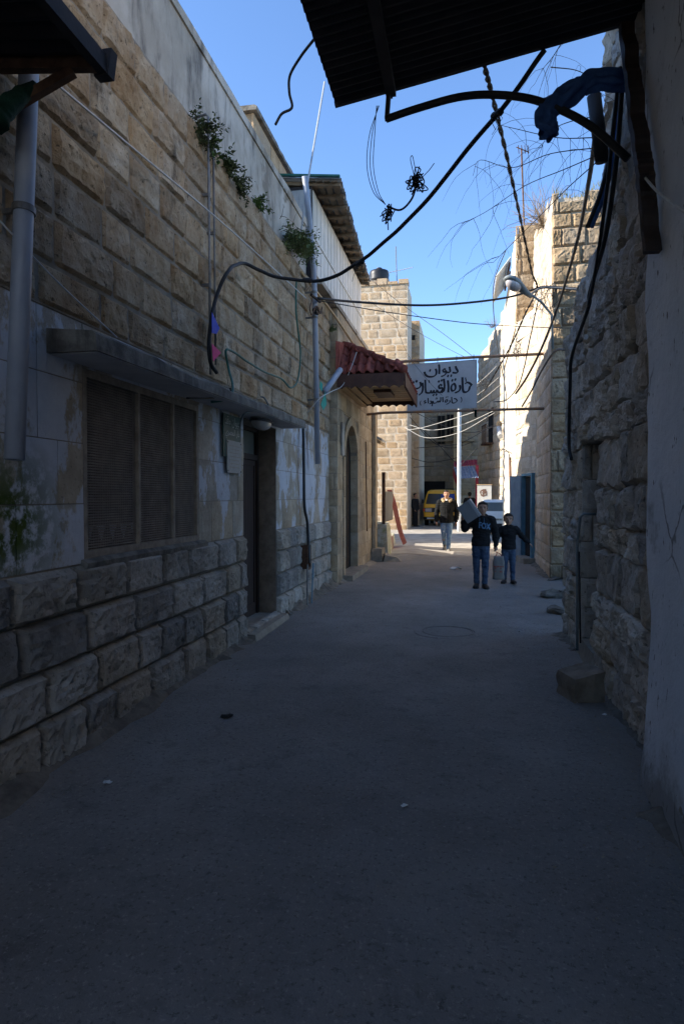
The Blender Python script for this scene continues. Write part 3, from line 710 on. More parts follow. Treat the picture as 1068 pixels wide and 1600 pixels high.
# corrugated roof with battens
def corrugated(P0, ud, L, vd, Wd, amp, wl, th=.004, sub=6, rough=0, seed=0):
    """wave runs along ud, ridges run along vd"""
    P0, ud, vd = Vector(P0), Vector(ud).normalized(), Vector(vd).normalized(); nn = ud.cross(vd).normalized()
    if nn.z < 0: nn = -nn
    m = MB(); n = int(L / wl * sub); k = 8; r2 = random.Random(seed); e0 = [r2.uniform(-rough, rough) for _ in range(n // sub + 2)]
    for lay in (0, 1):
        for i in range(n + 1):
            s_ = L * i / n; h = amp * math.sin(2 * math.pi * s_ / wl)
            for j in range(k + 1):
                t_ = Wd * j / k + (e0[i // sub] if j in (0, k) else 0); bend = .004 * noise.noise(Vector((s_ * 2, t_ * 2, seed)))
                m.v.append(P0 + ud * s_ + vd * t_ + nn * (h + bend - lay * th))
    N_ = (n + 1) * (k + 1)
    for i in range(n):
        for j in range(k):
            a = i * (k + 1) + j; m.face(a, a + 1, a + k + 2, a + k + 1); m.face(N_ + a, N_ + a + k + 1, N_ + a + k + 2, N_ + a + 1)
    for i in range(n):
        a = i * (k + 1); m.face(a, a + k + 1, N_ + a + k + 1, N_ + a); a += k; m.face(a + k + 1, a, N_ + a, N_ + a + k + 1)
    for j in range(k):
        a = j; m.face(a + 1, a, N_ + a, N_ + a + 1); a = n * (k + 1) + j; m.face(a, a + 1, N_ + a + 1, N_ + a)
    return m
corrugated((-1.95, 9.85, 6.52), (-.27, 4.9, .05), 4.95, V(-3.0, 0, .32), 3.0, .018, .11, rough=.012, seed=4).build('roof', 'sheet_grey', B)
MB().bar((-1.96, 9.83, 6.545), (-4.9, 9.83, 6.87), .05, .03).build('roof_edge', 'hose', B)
for i in range(13):
    y = 9.98 + i * .39; ex = -1.97 - .055 * (y - 9.85); MB().bar((ex, y, 6.47), (-2.9, y, 6.57), .09, .05).build('rafter', 'batten', B)
for i in range(4):
    x = -2.06 - i * .12; MB().hexa([(x - .045, 9.87, 6.49 + i * .013), (x + .045, 9.87, 6.49 + i * .013), (x - .225, 14.75, 6.54 + i * .013), (x - .315, 14.75, 6.54 + i * .013), (x - .045, 9.87, 6.503 + i * .013), (x + .045, 9.87, 6.503 + i * .013), (x - .225, 14.75, 6.553 + i * .013), (x - .315, 14.75, 6.553 + i * .013)]).build('roof_board', 'batten', B)

# ---------------------------------------------------------------- tiled awning over the arch
T = thing('tiled_awning', 'red tiled hipped awning with scalloped wooden fascia above the arched doorway', 'awning', (-2.3, 12.5, 3.5))
tx0, tx1, ty0, ty1, te, tt = -2.28, -1.10, 11.2, 13.85, 3.74, 4.36
apex = V(tx0, 11.75, tt); apex2 = V(tx0, 13.5, tt)
c00, c10, c11, c01 = V(tx0, ty0, te), V(tx1, ty0, te), V(tx1, ty1, te), V(tx0, ty1, te)
m = MB(); m.poly([c00, c10, apex]); m.poly([c10, c11, apex2, apex]); m.poly([c11, c01, apex2]); m.poly([c00, c01, c11, c10])
m.build('roof_deck', 'fascia', T)
def tile_mesh():
    m = MB(); prof = []
    for i in range(9):
        a = i / 8; x = -.5 + a; z = .28 * math.sin(math.pi * min(1, a / .68)) if a < .68 else -.05 * math.sin(math.pi * (a - .68) / .32)
        prof.append((x, z))
    for lay in (0, .09):
        for y in (-.5, .5):
            for x, z in prof: m.v.append(V(x, y, z - lay + .06 * (.5 - y)))
    n = 9
    for i in range(8):
        m.face(i, i + 1, n + i + 1, n + i); m.face(2 * n + i, 3 * n + i, 3 * n + i + 1, 2 * n + i + 1)
        m.face(i + 1, i, 2 * n + i, 2 * n + i + 1); m.face(n + i, n + i + 1, 3 * n + i + 1, 3 * n + i)
    m.face(0, n, 3 * n, 2 * n); m.face(n - 1, 3 * n - 1, 4 * n - 1, 2 * n - 1)
    me = m.mesh('tile'); me.materials.append(M['tile']); me.polygons.foreach_set('use_smooth', [True] * len(me.polygons)); return me
TM = tile_mesh()
def lay_tiles(P, U, S, wid, rows, span):
    """P eave start, U along eave, S up slope; span(row)->(a,b) along the eave"""
    P, U, S = Vector(P), Vector(U).normalized(), Vector(S).normalized(); N_ = U.cross(S).normalized()
    if N_.z < 0: N_ = -N_
    for r0 in range(rows):
        a, b = span(r0); k = max(1, int((b - a) / wid + .3)); 
        for i in range(k):
            o = bpy.data.objects.new('tile', TM); C.objects.link(o); o.parent = T
            c = P + U * (a + wid * (i + .5) + rng.uniform(-.006, .006)) + S * (.15 + r0 * .25) + N_ * (.03 + rng.uniform(0, .01))
            Mx = Matrix.Identity(4); Mx.col[0][:3] = U * wid; Mx.col[1][:3] = S * .30; Mx.col[2][:3] = U.cross(S) * .2 * 1.0; Mx.col[3][:3] = c - wloc(T); o.matrix_basis = Mx
sl = (apex - (c00 + V(0, 0, 0))); hipS = V(0, .55, .62)
lay_tiles(c00, (1, 0, 0), hipS, .165, 3, lambda r0: (0, 1.18 * (1 - r0 * .25 / .83) - .06))
S2 = V(-1.18, 0, .62); sl2 = S2.length
lay_tiles(c10, (0, 1, 0), S2, .19, 5, lambda r0: (.55 * r0 * .25 / sl2, 2.65 - .35 * r0 * .25 / sl2))
m = MB(); hp = bez([apex + V(0, 0, .05), (apex + c10) / 2 + V(0, 0, .06), c10 + V(.02, -.02, .04)], 6)
for a, b in zip(hp[:-1:2], hp[2::2]): m.tube([a, b + V(0, 0, .015)], [.07, .085], 10)
m.build('hip_ridge', 'tile', T, smooth=True)
MB().hexa([(tx0 - .02, 11.16, te - .02), (tx0 + .04, 11.16, te - .02), (tx0 + .04, 11.9, te + .3), (tx0 - .02, 11.9, te + .3), (tx0 - .02, 11.16, 4.34), (tx0 + .04, 11.2, 4.34), (tx0 + .04, 11.9, 4.46), (tx0 - .02, 11.9, 4.46)]).build('flashing', 'tile', T)
def scallop(a, b, z1_, dep, thick):
    a, b = Vector(a), Vector(b); L = (b - a).length; k = round(L / .17); top = []; bot = []
    for i in range(k * 8 + 1):
        t_ = i / (k * 8); p = a.lerp(b, t_); top.append(p + V(0, 0, z1_ - p.z)); bot.append(p + V(0, 0, z1_ - p.z - dep + .045 * abs(math.cos(math.pi * k * t_))))
    nrm = (b - a).cross(V(0, 0, 1)).normalized() * thick; m = MB()
    for i in range(k * 8):
        m.hexa([bot[i], bot[i + 1], bot[i + 1] + nrm, bot[i] + nrm, top[i], top[i + 1], top[i + 1] + nrm, top[i] + nrm])
    return m
scallop((tx0, ty0 - .01, 0), (tx1, ty0 - .01, 0), te + .01, .26, .025).build('fascia', 'fascia', T)
scallop((tx1 + .005, ty0, 0), (tx1 + .005, ty1, 0), te + .01, .26, .025).build('fascia', 'fascia', T)
scallop((tx1, ty1 + .01, 0), (tx0, ty1 + .01, 0), te + .01, .22, .025).build('fascia', 'fascia', T)
for i in range(10):
    y = ty0 + .05 + i * .26; MB().box(tx0 + .25, tx1 - .03, y, y + .225, te - .10, te - .085).build('soffit_plank', 'soffit', T)
for i in range(2):
    MB().box(tx0 + .01 + i * .12, tx0 + .12 + i * .12, ty0 + .04, ty1 - .04, te - .20 + .05 * i, te - .17 + .05 * i).build('cornice', 'soffit', T)
MB().box(tx0 + .5, tx1 - .35, 12.2, 12.9, te - .16, te - .101).build('ceiling_box', 'fascia', T)
# small wooden awning further along
sa = thing('door_hood', 'small sloping timber hood jutting from the end of the arched building', 'awning', (-2.2, 15.9, 3.0))
pa, pb = PY(571, 673, 16.0), PY(596, 690, 16.0)
MB().hexa([pa + V(-.1, -.25, -.09), pb + V(0, -.25, -.09), pb + V(0, .5, -.09), pa + V(-.1, .5, -.09), pa + V(-.1, -.25, .0), pb + V(0, -.25, .0), pb + V(0, .5, .0), pa + V(-.1, .5, .0)]).build('boarding', 'soffit', sa)
MB().hexa([pa + V(-.1, -.28, .003), pb + V(.04, -.28, .003), pb + V(.04, .53, .003), pa + V(-.1, .53, .003), pa + V(-.1, -.28, .05), pb + V(.04, -.28, .05), pb + V(.04, .53, .05), pa + V(-.1, .53, .05)]).build('felt', 'sheet_grey', sa)
MB().bar(pa + V(-.05, .1, -.05), pa + V(.0, .1, -.75), .05, .05).build('bracket', 'fascia', sa)

# ================================================================== pipes on the left walls
def pipe(name, label, cat, pts, r, mat, n=10, group=None, clamps=(), cm='galv', wx=None, smooth=True):
    pts = [Vector(p) for p in pts]
    if not clamps:
        m = MB(); m.tube(pts, r, n); return tag(m.build(name, mat, smooth=False if n < 5 else smooth), label, cat, group)
    t_ = thing(name, label, cat, pts[-1], group); MB().tube(pts, r, n).build('pipe', mat, t_, smooth=smooth)
    for i in clamps:
        a, b = pts[int(i)], pts[min(int(i) + 1, len(pts) - 1)]; c = a.lerp(b, i - int(i)); dd = (b - a).normalized()
        k = MB(); k.tube([c - dd * .018, c + dd * .018], r * 1.18, n); k.box(wx - .01, c.x, c.y - .012, c.y + .012, c.z - .012, c.z + .012); k.build('clamp', cm, t_)
    return t_
a, b = PX(47, 70, -2.30), PX(23, 718, -2.30)
pipe('drain_pipe', 'wide grey plastic drain pipe down the near left wall beside the window', 'pipe', [a + V(0, 0, .6), a, a.lerp(b, .45), b], .05, 'pvc', 18, clamps=(1.9,), wx=-2.45)
a, b = PX(325, 182, -2.36), PX(329, 585, -2.36)
pipe('water_pipe', 'taller of two thin galvanised pipes rising up the rock faced wall', 'pipe', [a + V(-.14, 0, .0), a + V(-.02, 0, .02), a, a.lerp(b, .5), b], .012, 'galv', 8, clamps=(2.6, 3.3), wx=-2.45)
a, b = PX(333, 225, -2.36), PX(337, 570, -2.36)
pipe('water_pipe', 'shorter rusty thin pipe beside the taller galvanised one', 'pipe', [a, a.lerp(b, .5), b], .010, 'galv', 8, clamps=(.8,), wx=-2.45)
pts = [PX(476, 275, -2.28), PX(482, 330, -2.28), PX(490, 425, -2.28), PX(491.5, 470, -2.28), PX(496, 725, -2.28)]
pipe('drain_pipe', 'slim grey drain pipe with a bend running down left of the red awning', 'pipe', pts, .042, 'pvc', 14, clamps=(2.7, 3.1, 3.6), wx=-2.45)
pipe('mast', 'thin pale leaning pole rising above the grey drain pipe into the sky', 'pole', [PX(470, 365, -2.34), PX(478, 300, -2.33), PX(507, 128, -2.2)], .014, 'sheet_grey', 8)
a, b = PX(531, 578, -2.12), PX(507, 612, -2.22)
pipe('pipe_stub', 'short slanting grey pipe stub below the red awning corner', 'pipe', [a, b], .05, 'pvc', 14)
pipe('wall_conduit', 'thin pipe hung down the edge of the arched building', 'pipe', [PX(571, 690, -2.18), PX(572, 760, -2.18), PX(573, 830, -2.18)], .014, 'rust', 8)
# little cable bracket and meter pipe right of door
t_ = thing('cable_riser', 'black cable bundle with a rusty bracket running down the wall right of the brown door', 'cable', PX(485, 955, -2.35))
pts = bez([PX(473, 660, -2.38), PX(474, 720, -2.36), PX(475, 790, -2.36), PX(480, 820, -2.35), PX(482, 880, -2.33)], 6)
MB().tube(pts, .018, 8).build('cable', 'black', t_, smooth=True)
MB().tube([p + V(.01, .035, 0) for p in pts], .010, 6).build('cable', 'lamp_metal', t_, smooth=True)
a = PX(480, 862, -2.34); MB().box(-2.42, -2.31, a.y - .09, a.y - .07, a.z - .25, a.z + .1).box(-2.42, -2.31, a.y + .09, a.y + .11, a.z - .25, a.z + .1).box(-2.33, -2.31, a.y - .09, a.y + .11, a.z - .27, a.z - .23).build('bracket', 'rust', t_)
MB().tube([PX(480, 882, -2.32), PX(480, 962, -2.28)], .014, 8).build('pipe', 'galv', t_)
MB().tube([PX(489, 880, -2.32), PX(486, 962, -2.26)], .010, 8).build('pipe', 'door_frame_blue', t_)

# ================================================================== cables
def cable(label, pts, r, mat='black', cat='cable', name='cable', n=7, seg=7, wob=0, group=None):
    P_ = bez(pts, seg)
    if wob: P_ = [p + Vector((noise.noise(p * 3), noise.noise(p * 3 + V(9, 0, 0)), noise.noise(p * 3 + V(0, 9, 0)))) * wob for p in P_]
    return tag(MB().tube(P_, r, n).build(name, mat, smooth=True), label, cat, group)
def pp(u, v, Y): return PY(u, v, Y)
cable('thick black conduit looping off the left wall and climbing across the lane',
      [PX(338, 582, -2.34), PX(328, 560, -2.33), PX(330, 500, -2.32), PX(342, 455, -2.30), PX(356, 424, -2.24), pp(378, 411, 6.35), pp(405, 422, 6.5), pp(440, 435, 6.65), pp(500, 438, 6.7), pp(545, 420, 6.4), pp(600, 378, 6.0), pp(660, 320, 5.6), pp(740, 222, 5.1), pp(800, 150, 4.8), pp(852, 78, 4.66)], .018, n=10, wob=.012)
cable('black cable strung across the lane from the grey drain pipe to the street lamp', [PX(496, 466, -2.2), pp(560, 472, 10.5), pp(660, 477, 11.3), pp(740, 472, 12), pp(800, 463, 12.6), pp(840, 450, 12.8), pp(858, 448, 12.82), pp(930, 453, 12.82)], .02)
cable('thin dark wire strung just below the black cable over the lane', [PX(500, 470, -2.2), pp(600, 487, 11), pp(700, 501, 12), pp(760, 507, 12.6), pp(860, 512, 12.8), pp(925, 512, 12.85)], .008)
tw = bez([pp(755, 100, 4.68), pp(772, 165, 5.4), pp(795, 262, 7), pp(815, 355, 9.5), pp(830, 425, 12), pp(838, 452, 12.8), pp(820, 490, 13.4), pp(800, 535, 14.2), pp(778, 575, 15.4), pp(757, 610, 16.5)], 14)
for s_, lb in ((0, 'twisted black service cable dropping from the corrugated awning past the street lamp'), (math.pi, 'thinner strand twisted round the service cable above the street lamp')):
    q = []
    for i, p in enumerate(tw): a = i * 1.1 + s_; q.append(p + V(math.cos(a), math.sin(a), 0) * .012)
    tag(MB().tube(q, .011, 6).build('cable', 'black', smooth=True), lb, 'cable')
cable('long black cable slanting from the rotten timber down past the sunlit tower corner', [pp(930, 208, 5.6), pp(918, 290, 7), pp(900, 380, 9), pp(872, 475, 12), pp(845, 545, 12.7), pp(822, 590, 13.6), pp(805, 615, 14.6)], .022, n=8)
cable('bundled black cable hugging the edge of the rough right wall', [PX(972, 120, 1.0), PX(962, 250, .98), PX(945, 370, .97), PX(921, 455, .99), PX(918, 482, 1.0), PX(893, 555, 1.02), PX(890, 600, 1.03), PX(888, 690, 1.04), PX(892, 718, 1.05)], .017, n=8)
cable('second black cable beside the bundle on the rough right wall', [PX(968, 105, .99), PX(957, 200, .96), PX(948, 290, .95), PX(930, 420, .96), PX(918, 478, .98)], .014)
for i, (lb, du) in enumerate((('left one of a pair of blue black pipes dangling with open ends', 0), ('right one of a pair of blue black pipes dangling with open ends', 6))):
    cable(lb, [pp(962 + du, 160, 5.2), pp(953 + du, 235, 5.15), pp(938 + du, 300, 5.1), pp(917 + du, 355, 5.1)], .018, 'cloth_blue' if i else 'black', n=9)
pipe('downpipe_stub', 'dark wide pipe stub hanging below the blue rag', 'pipe', [pp(927, 150, 5.0), pp(940, 252, 5.0)], .05, 'black', 14)
cable('thick curved black pipe arching from the awning corner to the right wall', [pp(603, 186, 4.62), pp(650, 170, 4.6), pp(715, 152, 4.58), pp(770, 148, 4.57), pp(830, 155, 4.55), pp(885, 176, 4.53), pp(930, 203, 4.5), pp(980, 248, 4.45)], .026, n=10, cat='pipe', name='bent_pipe')
cable('white wire trailing over the blue plaster wall', [PX(990, 250, .95), PX(1005, 275, .93), PX(1032, 305, .93), PX(1068, 330, .93), PX(1110, 345, .93)], .007, 'wire_white')
cable('broken black cable end hanging in the sky left of the awning', [pp(490, 62, 4.7), pp(470, 88, 4.9), pp(453, 118, 5), pp(452, 145, 5.05), pp(456, 168, 5.1), pp(440, 178, 5.1), pp(430, 195, 5.1)], .011)
for i in range(3):
    cable(('outermost', 'middle', 'innermost')[i] + ' of three thin dark wires drooping below the awning corner', [pp(592 - i * 2, 165, 4.7), pp(577 + i * 4, 210, 4.75), pp(573 + i * 5, 260, 4.8), pp(583 + i * 4, 300, 4.85), pp(602, 320, 4.9)], .0028, n=5)
for i, (u, v, Y, lb) in enumerate(((480, 438, 6.68, 'tape wrap on the thick conduit where it leaves the left wall'), (562, 411, 6.28, 'ragged tape wrap on the thick conduit below the metal roof'), (776, 178, 4.9, 'tape wrap on the thick conduit beside the twisted cable'))):
    c = pp(u, v, Y); m = MB(); dd = (pp(u + 12, v - 8, Y - .06) - c).normalized() if i else (pp(u + 12, v + 1, Y) - c).normalized()
    m.tube([c - dd * .05, c - dd * .03, c, c + dd * .035, c + dd * .05], [.021, .027, .025, .028, .021], 9)
    for k in range(4): a = c + dd * rng.uniform(-.04, .04); m.tube([a, a + V(rng.gauss(0, .02), rng.gauss(0, .02), -.05), a + V(rng.gauss(0, .03), rng.gauss(0, .03), -.10 - rng.random() * .06)], .0022, 4)
    tag(m.build('tape_wrap', 'black'), lb, 'tape')
def tangle(label, c, size, Y, n, seed):
    r2 = random.Random(seed); c0 = pp(*c, Y); m = MB()
    for i in range(n):
        p = [c0 + V(r2.gauss(0, size), r2.gauss(0, size), r2.gauss(0, size * 1.6)) for _ in range(5)]; m.tube(bez(p, 6), .0045, 5)
    tag(m.build('wire_tangle', 'black', smooth=True), label, 'wires')
tangle('dense black knot of wires hanging mid sky', (651, 284), .03, 4.85, 14, 1)
tangle('smaller frayed wire knot left of the dense black knot', (607, 332), .022, 4.9, 9, 2)
cable('short black wire joining the two knots of wire in the sky', [pp(604, 322, 4.9), pp(625, 328, 4.87), pp(642, 312, 4.86), pp(650, 290, 4.85)], .008)
cable('thin looped wire end sticking up from the dense wire knot', [pp(648, 280, 4.85), pp(641, 250, 4.85), pp(644, 244, 4.85), pp(648, 262, 4.85), pp(655, 278, 4.85), pp(668, 268, 4.85), pp(678, 255, 4.85)], .003, n=5)
cable('upper white rope slanting down the rock faced wall', [PX(75, 120, -2.33), PX(200, 225, -2.31), PX(325, 329, -2.32), PX(400, 395, -2.31), PX(478, 466, -2.3)], .0075, 'rope', 'rope', 'rope', 6)
cable('lower pale rope slanting to the concrete canopy', [PX(0, 345, -2.33), PX(90, 440, -2.31), PX(183, 527, -2.3)], .005, 'rope', 'rope', 'rope', 6)
cable('green hose looping in a wide curve on the rock faced wall', [PX(463, 438, -2.32), PX(462, 480, -2.34), PX(464, 505, -2.34), PX(469, 550, -2.34), PX(466, 590, -2.34), PX(455, 606, -2.33), PX(440, 592, -2.34), PX(415, 582, -2.34), PX(388, 566, -2.33), PX(365, 550, -2.33), PX(353, 548, -2.33), PX(357, 575, -2.33), PX(363, 600, -2.20), PX(362, 615, -2.14), PX(352, 624, -2.18), PX(330, 628, -2.28)], .012, 'hose', 'hose', 'hose', 8, wob=.004)
cable('black wire running under the concrete canopy to the lamp', [PX(292, 622, -2.22), PX(330, 622, -2.2), PX(358, 616, -2.15), PX(360, 606, -2.13)], .007)
cable('bluish wire dropping over the canopy edge above the door', [PX(408, 620, -2.3), PX(413, 622, -2.18), PX(419, 634, -2.15), PX(414, 641, -2.18), PX(385, 645, -2.2), PX(377, 655, -2.3), PX(375, 668, -2.38)], .009, 'lamp_metal')
cable('pale rope sagging from the canopy end up to the red awning', [PX(480, 645, -2.4), PX(500, 622, -2.2), PX(517, 612, -2.15), pp(535, 602, 11.1), pp(548, 575, 11.15), pp(557, 550, 11.3)], .006, 'rope', 'rope', 'rope', 6)
cable('cream conduit running along the top of the stone wall behind the grey pipe', [PX(470, 425, -2.4), PX(520, 490, -2.26), PX(560, 550, -2.2)], .02, 'soffit', n=8)
cable('thin orange and black wires looped below the pipe clamp', [PX(488, 468, -2.2), PX(484, 480, -2.18), PX(487, 492, -2.16), PX(494, 478, -2.15), PX(500, 490, -2.15), PX(503, 480, -2.18)], .009, 'rust')
t_ = thing('cable_clamp', 'black bolted clamp gripping cables on the grey drain pipe', 'clamp', PX(493, 486, -2.25))
for dv in (0, 0):
    pass
a = PX(493, 487, -2.25); MB().tube([a + V(0, -.09, 0), a + V(0, .09, 0)], .035, 10).tube([a + V(.03, -.14, .02), a + V(.03, .14, .03)], .02, 8).build('jaw', 'black', t_)
b = PX(491, 467, -2.25); MB().tube([b + V(0, -.2, 0), b + V(.05, .15, 0)], .022, 8).build('arm', 'black', t_)
# flags
def flag(label, pts, mat):
    m = MB(); m.prism(pts, (-.002, 0, 0), (.002, 0, 0)); tag(m.build('pennant', mat), label, 'pennant')
flag('blue triangular pennant caught on the thin pipes', [PX(331, 488, -2.29), PX(343, 513, -2.29), PX(338, 522, -2.29), PX(331, 520, -2.29)], 'flag_blue')
flag('pink triangular pennant below the blue one on the thin pipes', [PX(331, 537, -2.29), PX(345, 551, -2.29), PX(333, 565, -2.29)], 'flag_pink')
flag('teal rag hanging from the slanting pipe stub below the awning', [PX(508, 612, -2.2), PX(510, 632, -2.2), PX(505, 641, -2.2), PX(501, 632, -2.2)], 'flag_teal')
flag('teal scrap of cloth behind the slim drain pipe', [PX(500, 595, -2.24), PX(504, 600, -2.24), PX(503, 612, -2.24), PX(499, 606, -2.24)], 'flag_teal')

# ================================================================== plants on the ledge
def leaf_at(m, p, d, l, w_):
    d = d.normalized(); s_ = d.cross(V(0, 0, 1)); s_ = s_.normalized() if s_.length > .01 else V(1, 0, 0); n_ = s_.cross(d)
    k = m.pts([p, p + d * l * .5 + s_ * w_ + n_ * l * .08, p + d * l, p + d * l * .5 - s_ * w_ + n_ * l * .08]); m.face(k, k + 1, k + 2); m.face(k, k + 2, k + 3)
def plant(label, c, size, n_st, leaf, mat, seed, droop=.6, lsz=.03, twigs=0, cat='plant', dirx=1.0, dens=46):
    r2 = random.Random(seed); c = Vector(c); t_ = thing('wall_plant', label, cat, c); st = MB(); lf = MB()
    for i in range(n_st):
        d = V(r2.uniform(.1, 1) * dirx, r2.uniform(-1, 1), r2.uniform(-.2, 1)).normalized(); p = c + V(-.02, r2.gauss(0, size * .35), r2.gauss(0, size * .12)); path = [p.copy()]; L = size * r2.uniform(.5, 1.1)
        for k in range(6):
            d = (d + V(r2.gauss(0, .2), r2.gauss(0, .2), -droop * .22 + r2.gauss(0, .15))).normalized(); p = p + d * L / 6; path.append(p.copy())
        st.tube(path, [.004 - .0005 * k for k in range(7)], 4)
        if i >= twigs:
            for k in range(dens):
                q = path[r2.randint(1, 6)] + V(*[r2.gauss(0, size * .07) for _ in range(3)]); leaf_at(lf, q, V(r2.gauss(.4, 1), r2.gauss(0, 1), r2.gauss(.1, .7)), lsz * r2.uniform(.6, 1.4), lsz * .3 * r2.uniform(.7, 1.3))
    st.build('stem', 'twig', t_); 
    if lf.f: lf.build('foliage', mat, t_, fix=False)
    return t_
plant('dark bushy weed growing at the head of the thin pipes', PX(310, 205, -2.42), .26, 16, 1, 'leaf_grey', 1, lsz=.035)
plant('bright leafed seedling behind the top of the thin pipes', PX(330, 232, -2.40), .14, 6, 1, 'leaf', 2, lsz=.06, dens=8)
plant('weed tuft on the stone ledge right of the thin pipes', PX(352, 262, -2.42), .2, 12, 1, 'leaf_grey', 3, lsz=.04)
plant('trailing green weed below the peeling plaster patch', PX(370, 288, -2.42), .22, 10, 1, 'leaf_grey', 4, lsz=.035, droop=1)
plant('small green tuft in the middle of the ledge', PX(404, 322, -2.42), .18, 8, 1, 'leaf', 5, lsz=.035)
plant('large drooping bush with dry tangled stems beside the grey drain pipe', PX(452, 372, -2.44), .5, 40, 1, 'leaf_grey', 6, lsz=.045, twigs=24, droop=.9, dens=110)
plant('green leafy clump hanging at the foot of the leaning pole', PX(468, 382, -2.40), .3, 14, 1, 'leaf', 7, lsz=.06, droop=1.1)
plant('tiny weed rooted in the wall beside the drain pipe below the siding', PX(517, 515, -2.3), .12, 6, 1, 'leaf_grey', 8, lsz=.03, droop=.2)

# ================================================================== low wall, rail and rug past the arched building
lw = thing('low_wall', 'low rendered wall with mossy peeling paint past the arched building', 'wall', (-2.1, 18, 0))
p = [V(-1.95, 15.95, 0), V(-2.35, 21.2, 0)]; q = [v_ + V(-.35, 0, 0) for v_ in p]
m = MB(); rows = []
for i in range(20):
    t_ = i / 19; a = p[0].lerp(p[1], t_); hz = .88 - .50 * min(1, max(0, t_ - .28) * 3) + .03 * noise.noise(V(t_ * 9, 1, 0)); e = .02 * noise.noise(V(t_ * 12, 5, 0))
    rows.append([a + V(-.6, 0, -.05), a + V(e, 0, -.05), a + V(e - .02, 0, hz * .5), a + V(e - .04, 0, hz), a + V(-.4, 0, hz + .03), a + V(-.6, 0, hz)])
m.rings(rows); m.build('wall', 'lowwall', lw)
rl = thing('railing', 'rusty railing with grey boarded panel on the low wall', 'railing', (-2.2, 16.4, .86))
a = PY(582, 745, 16.05); MB().box(-2.12, -2.04, 16.02, 16.10, .5, 2.2).build('post', 'rust', rl)
for i in range(6):
    y = 16.35 + i * .28; MB().box(-2.085, -2.065, y, y + .26, .95, 1.72).build('board', 'panel_grey', rl)
MB().box(-2.11, -2.09, 16.13, 18.1, 1.68, 1.72).build('top_rail', 'rust', rl)
MB().box(-2.11, -2.09, 16.13, 18.1, .93, .97).build('bottom_rail', 'rust', rl)
m = MB(); P_ = bez([(-2.16, 18.0, 1.78), (-2.06, 18.25, 1.4), (-2.0, 18.6, .95), (-1.96, 19.2, .5), (-1.9, 19.9, .12)], 8); rows = []
for i, a in enumerate(P_):
    wv = .03 * noise.noise(V(i * .3, 1, 0)); rows.append([a + V(-.02, -.45, -.01), a + V(wv + .03, 0, 0), a + V(.0, .55, .0), a + V(-.02, .55, -.01), a + V(wv, 0, -.015)])
m.rings(rows); tag(m.build('rug', 'rug'), 'faded red rug hung over the end of the grey railing', 'rug')
m = MB(); r2 = random.Random(8); rows = []
m.hexa([(-2.0, 15.3, -.02), (-1.55, 15.5, -.02), (-1.6, 15.9, -.02), (-2.05, 15.8, -.02), (-1.95, 15.35, .17), (-1.68, 15.55, .10), (-1.75, 15.85, .11), (-2.0, 15.8, .2)])
tag(m.build('loose_stone', 'step_stone'), 'flat pale stone lying at the foot of the low wall', 'stone')

# ================================================================== centre left tower
TW = thing('stone_tower', 'tall sunlit stone tower house behind the red awning with a black tank on top', 'building', (-4, 30, 0))
tl, tr, tY = -6.2, -2.78, 30.0; zt = PY(600, 445, tY).z
MB().box(tl, tr, tY, tY + 2.2, -.3, zt).build('wall', 'mortar_pale', TW)
zs = lin(-.05, zt, .35, random.Random(3), .04)
MB().box(tl, tr - 1.0, tY + 2.21, tY + 11.8, -.3, zt - .3).build('shade_wing', 'cream', TW)  # unseen mass added behind the tower to shade the far houses
courses(TW, (tr, tY), (-5.4, tY), zs, (.45, .95), 'pillow', 'cream', d=.018, gap=.010, seed=41, grid=(6, 4))
courses(TW, (tr, tY + 3.6), (tr, tY), zs, (.6, 1.0), 'pillow', 'cream', d=.06, gap=.02, seed=42, grid=(4, 3)) if False else None
for i in range(5): MB().box(-5.2 + i * .5, -4.75 + i * .5, tY - .06, tY + .5, zt, zt + .12 + .08 * ((i * 7) % 3)).build('coping_stone', 'cream', TW)
T2 = thing('stone_block', 'lower stone block with one small square window right of the tall tower', 'building', (-2.4, 34, 0))
x0, x1 = PY(630, 500, 34).x, PY(655, 500, 34).x; z2 = PY(650, 501, 34).z
hw = [PY(642, 524, 34), PY(648, 531, 34)]
MB().box(x0 - 1, x1, 34, 38, -.3, z2).build('wall', 'mortar_pale', T2)
courses(T2, (x1, 34), (x0 - .5, 34), lin(0, z2, .45), (.5, .9), 'flat', 'cream', d=.05, seed=43, grid=(4, 3), holes=[(x1 - hw[1].x, x1 - hw[0].x, hw[1].z, hw[0].z)])
MB().box(hw[0].x, hw[1].x, 33.95, 33.995, hw[1].z, hw[0].z).build('window', 'dark', T2)
c = PY(592, 440, 30.8)
tk = thing('water_tank', 'black plastic water tank on the tower roof', 'tank', (c.x, 30.8, zt))
MB().box(c.x - .5, c.x + .5, 30.4, 31.2, zt, zt + .40).build('base', 'concrete', tk)
MB().lathe((c.x, 30.8, zt + .40), [(.46, 0), (.48, .1), (.46, .2), (.48, .3), (.46, .42), (.44, .5), (.2, .58), (.18, .62), (0, .63)], 24).build('shell', 'tank', tk, smooth=True)
MB().lathe((c.x, 30.8, zt + 1.02), [(.13, 0), (.13, .05), (0, .06)], 16).build('lid', 'tank', tk)
an = thing('antenna', 'television aerial on a thin mast above the tower', 'antenna', PY(620, 445, 31))
a = PY(620, 445, 31); b = PY(618, 385, 31); MB().tube([a + V(0, 0, -.2), b], .022, 6).build('mast', 'galv', an)
c1, c2 = PY(598, 428, 31), PY(644, 418, 31); MB().tube([c1, c2], .016, 5).build('boom', 'sheet_grey', an)
for i in range(11):
    q = c1.lerp(c2, i / 10); MB().tube([q + V(-.02, -.25, -.12), q + V(.02, .25, .12)], .01, 5).build('element', 'sheet_grey', an)

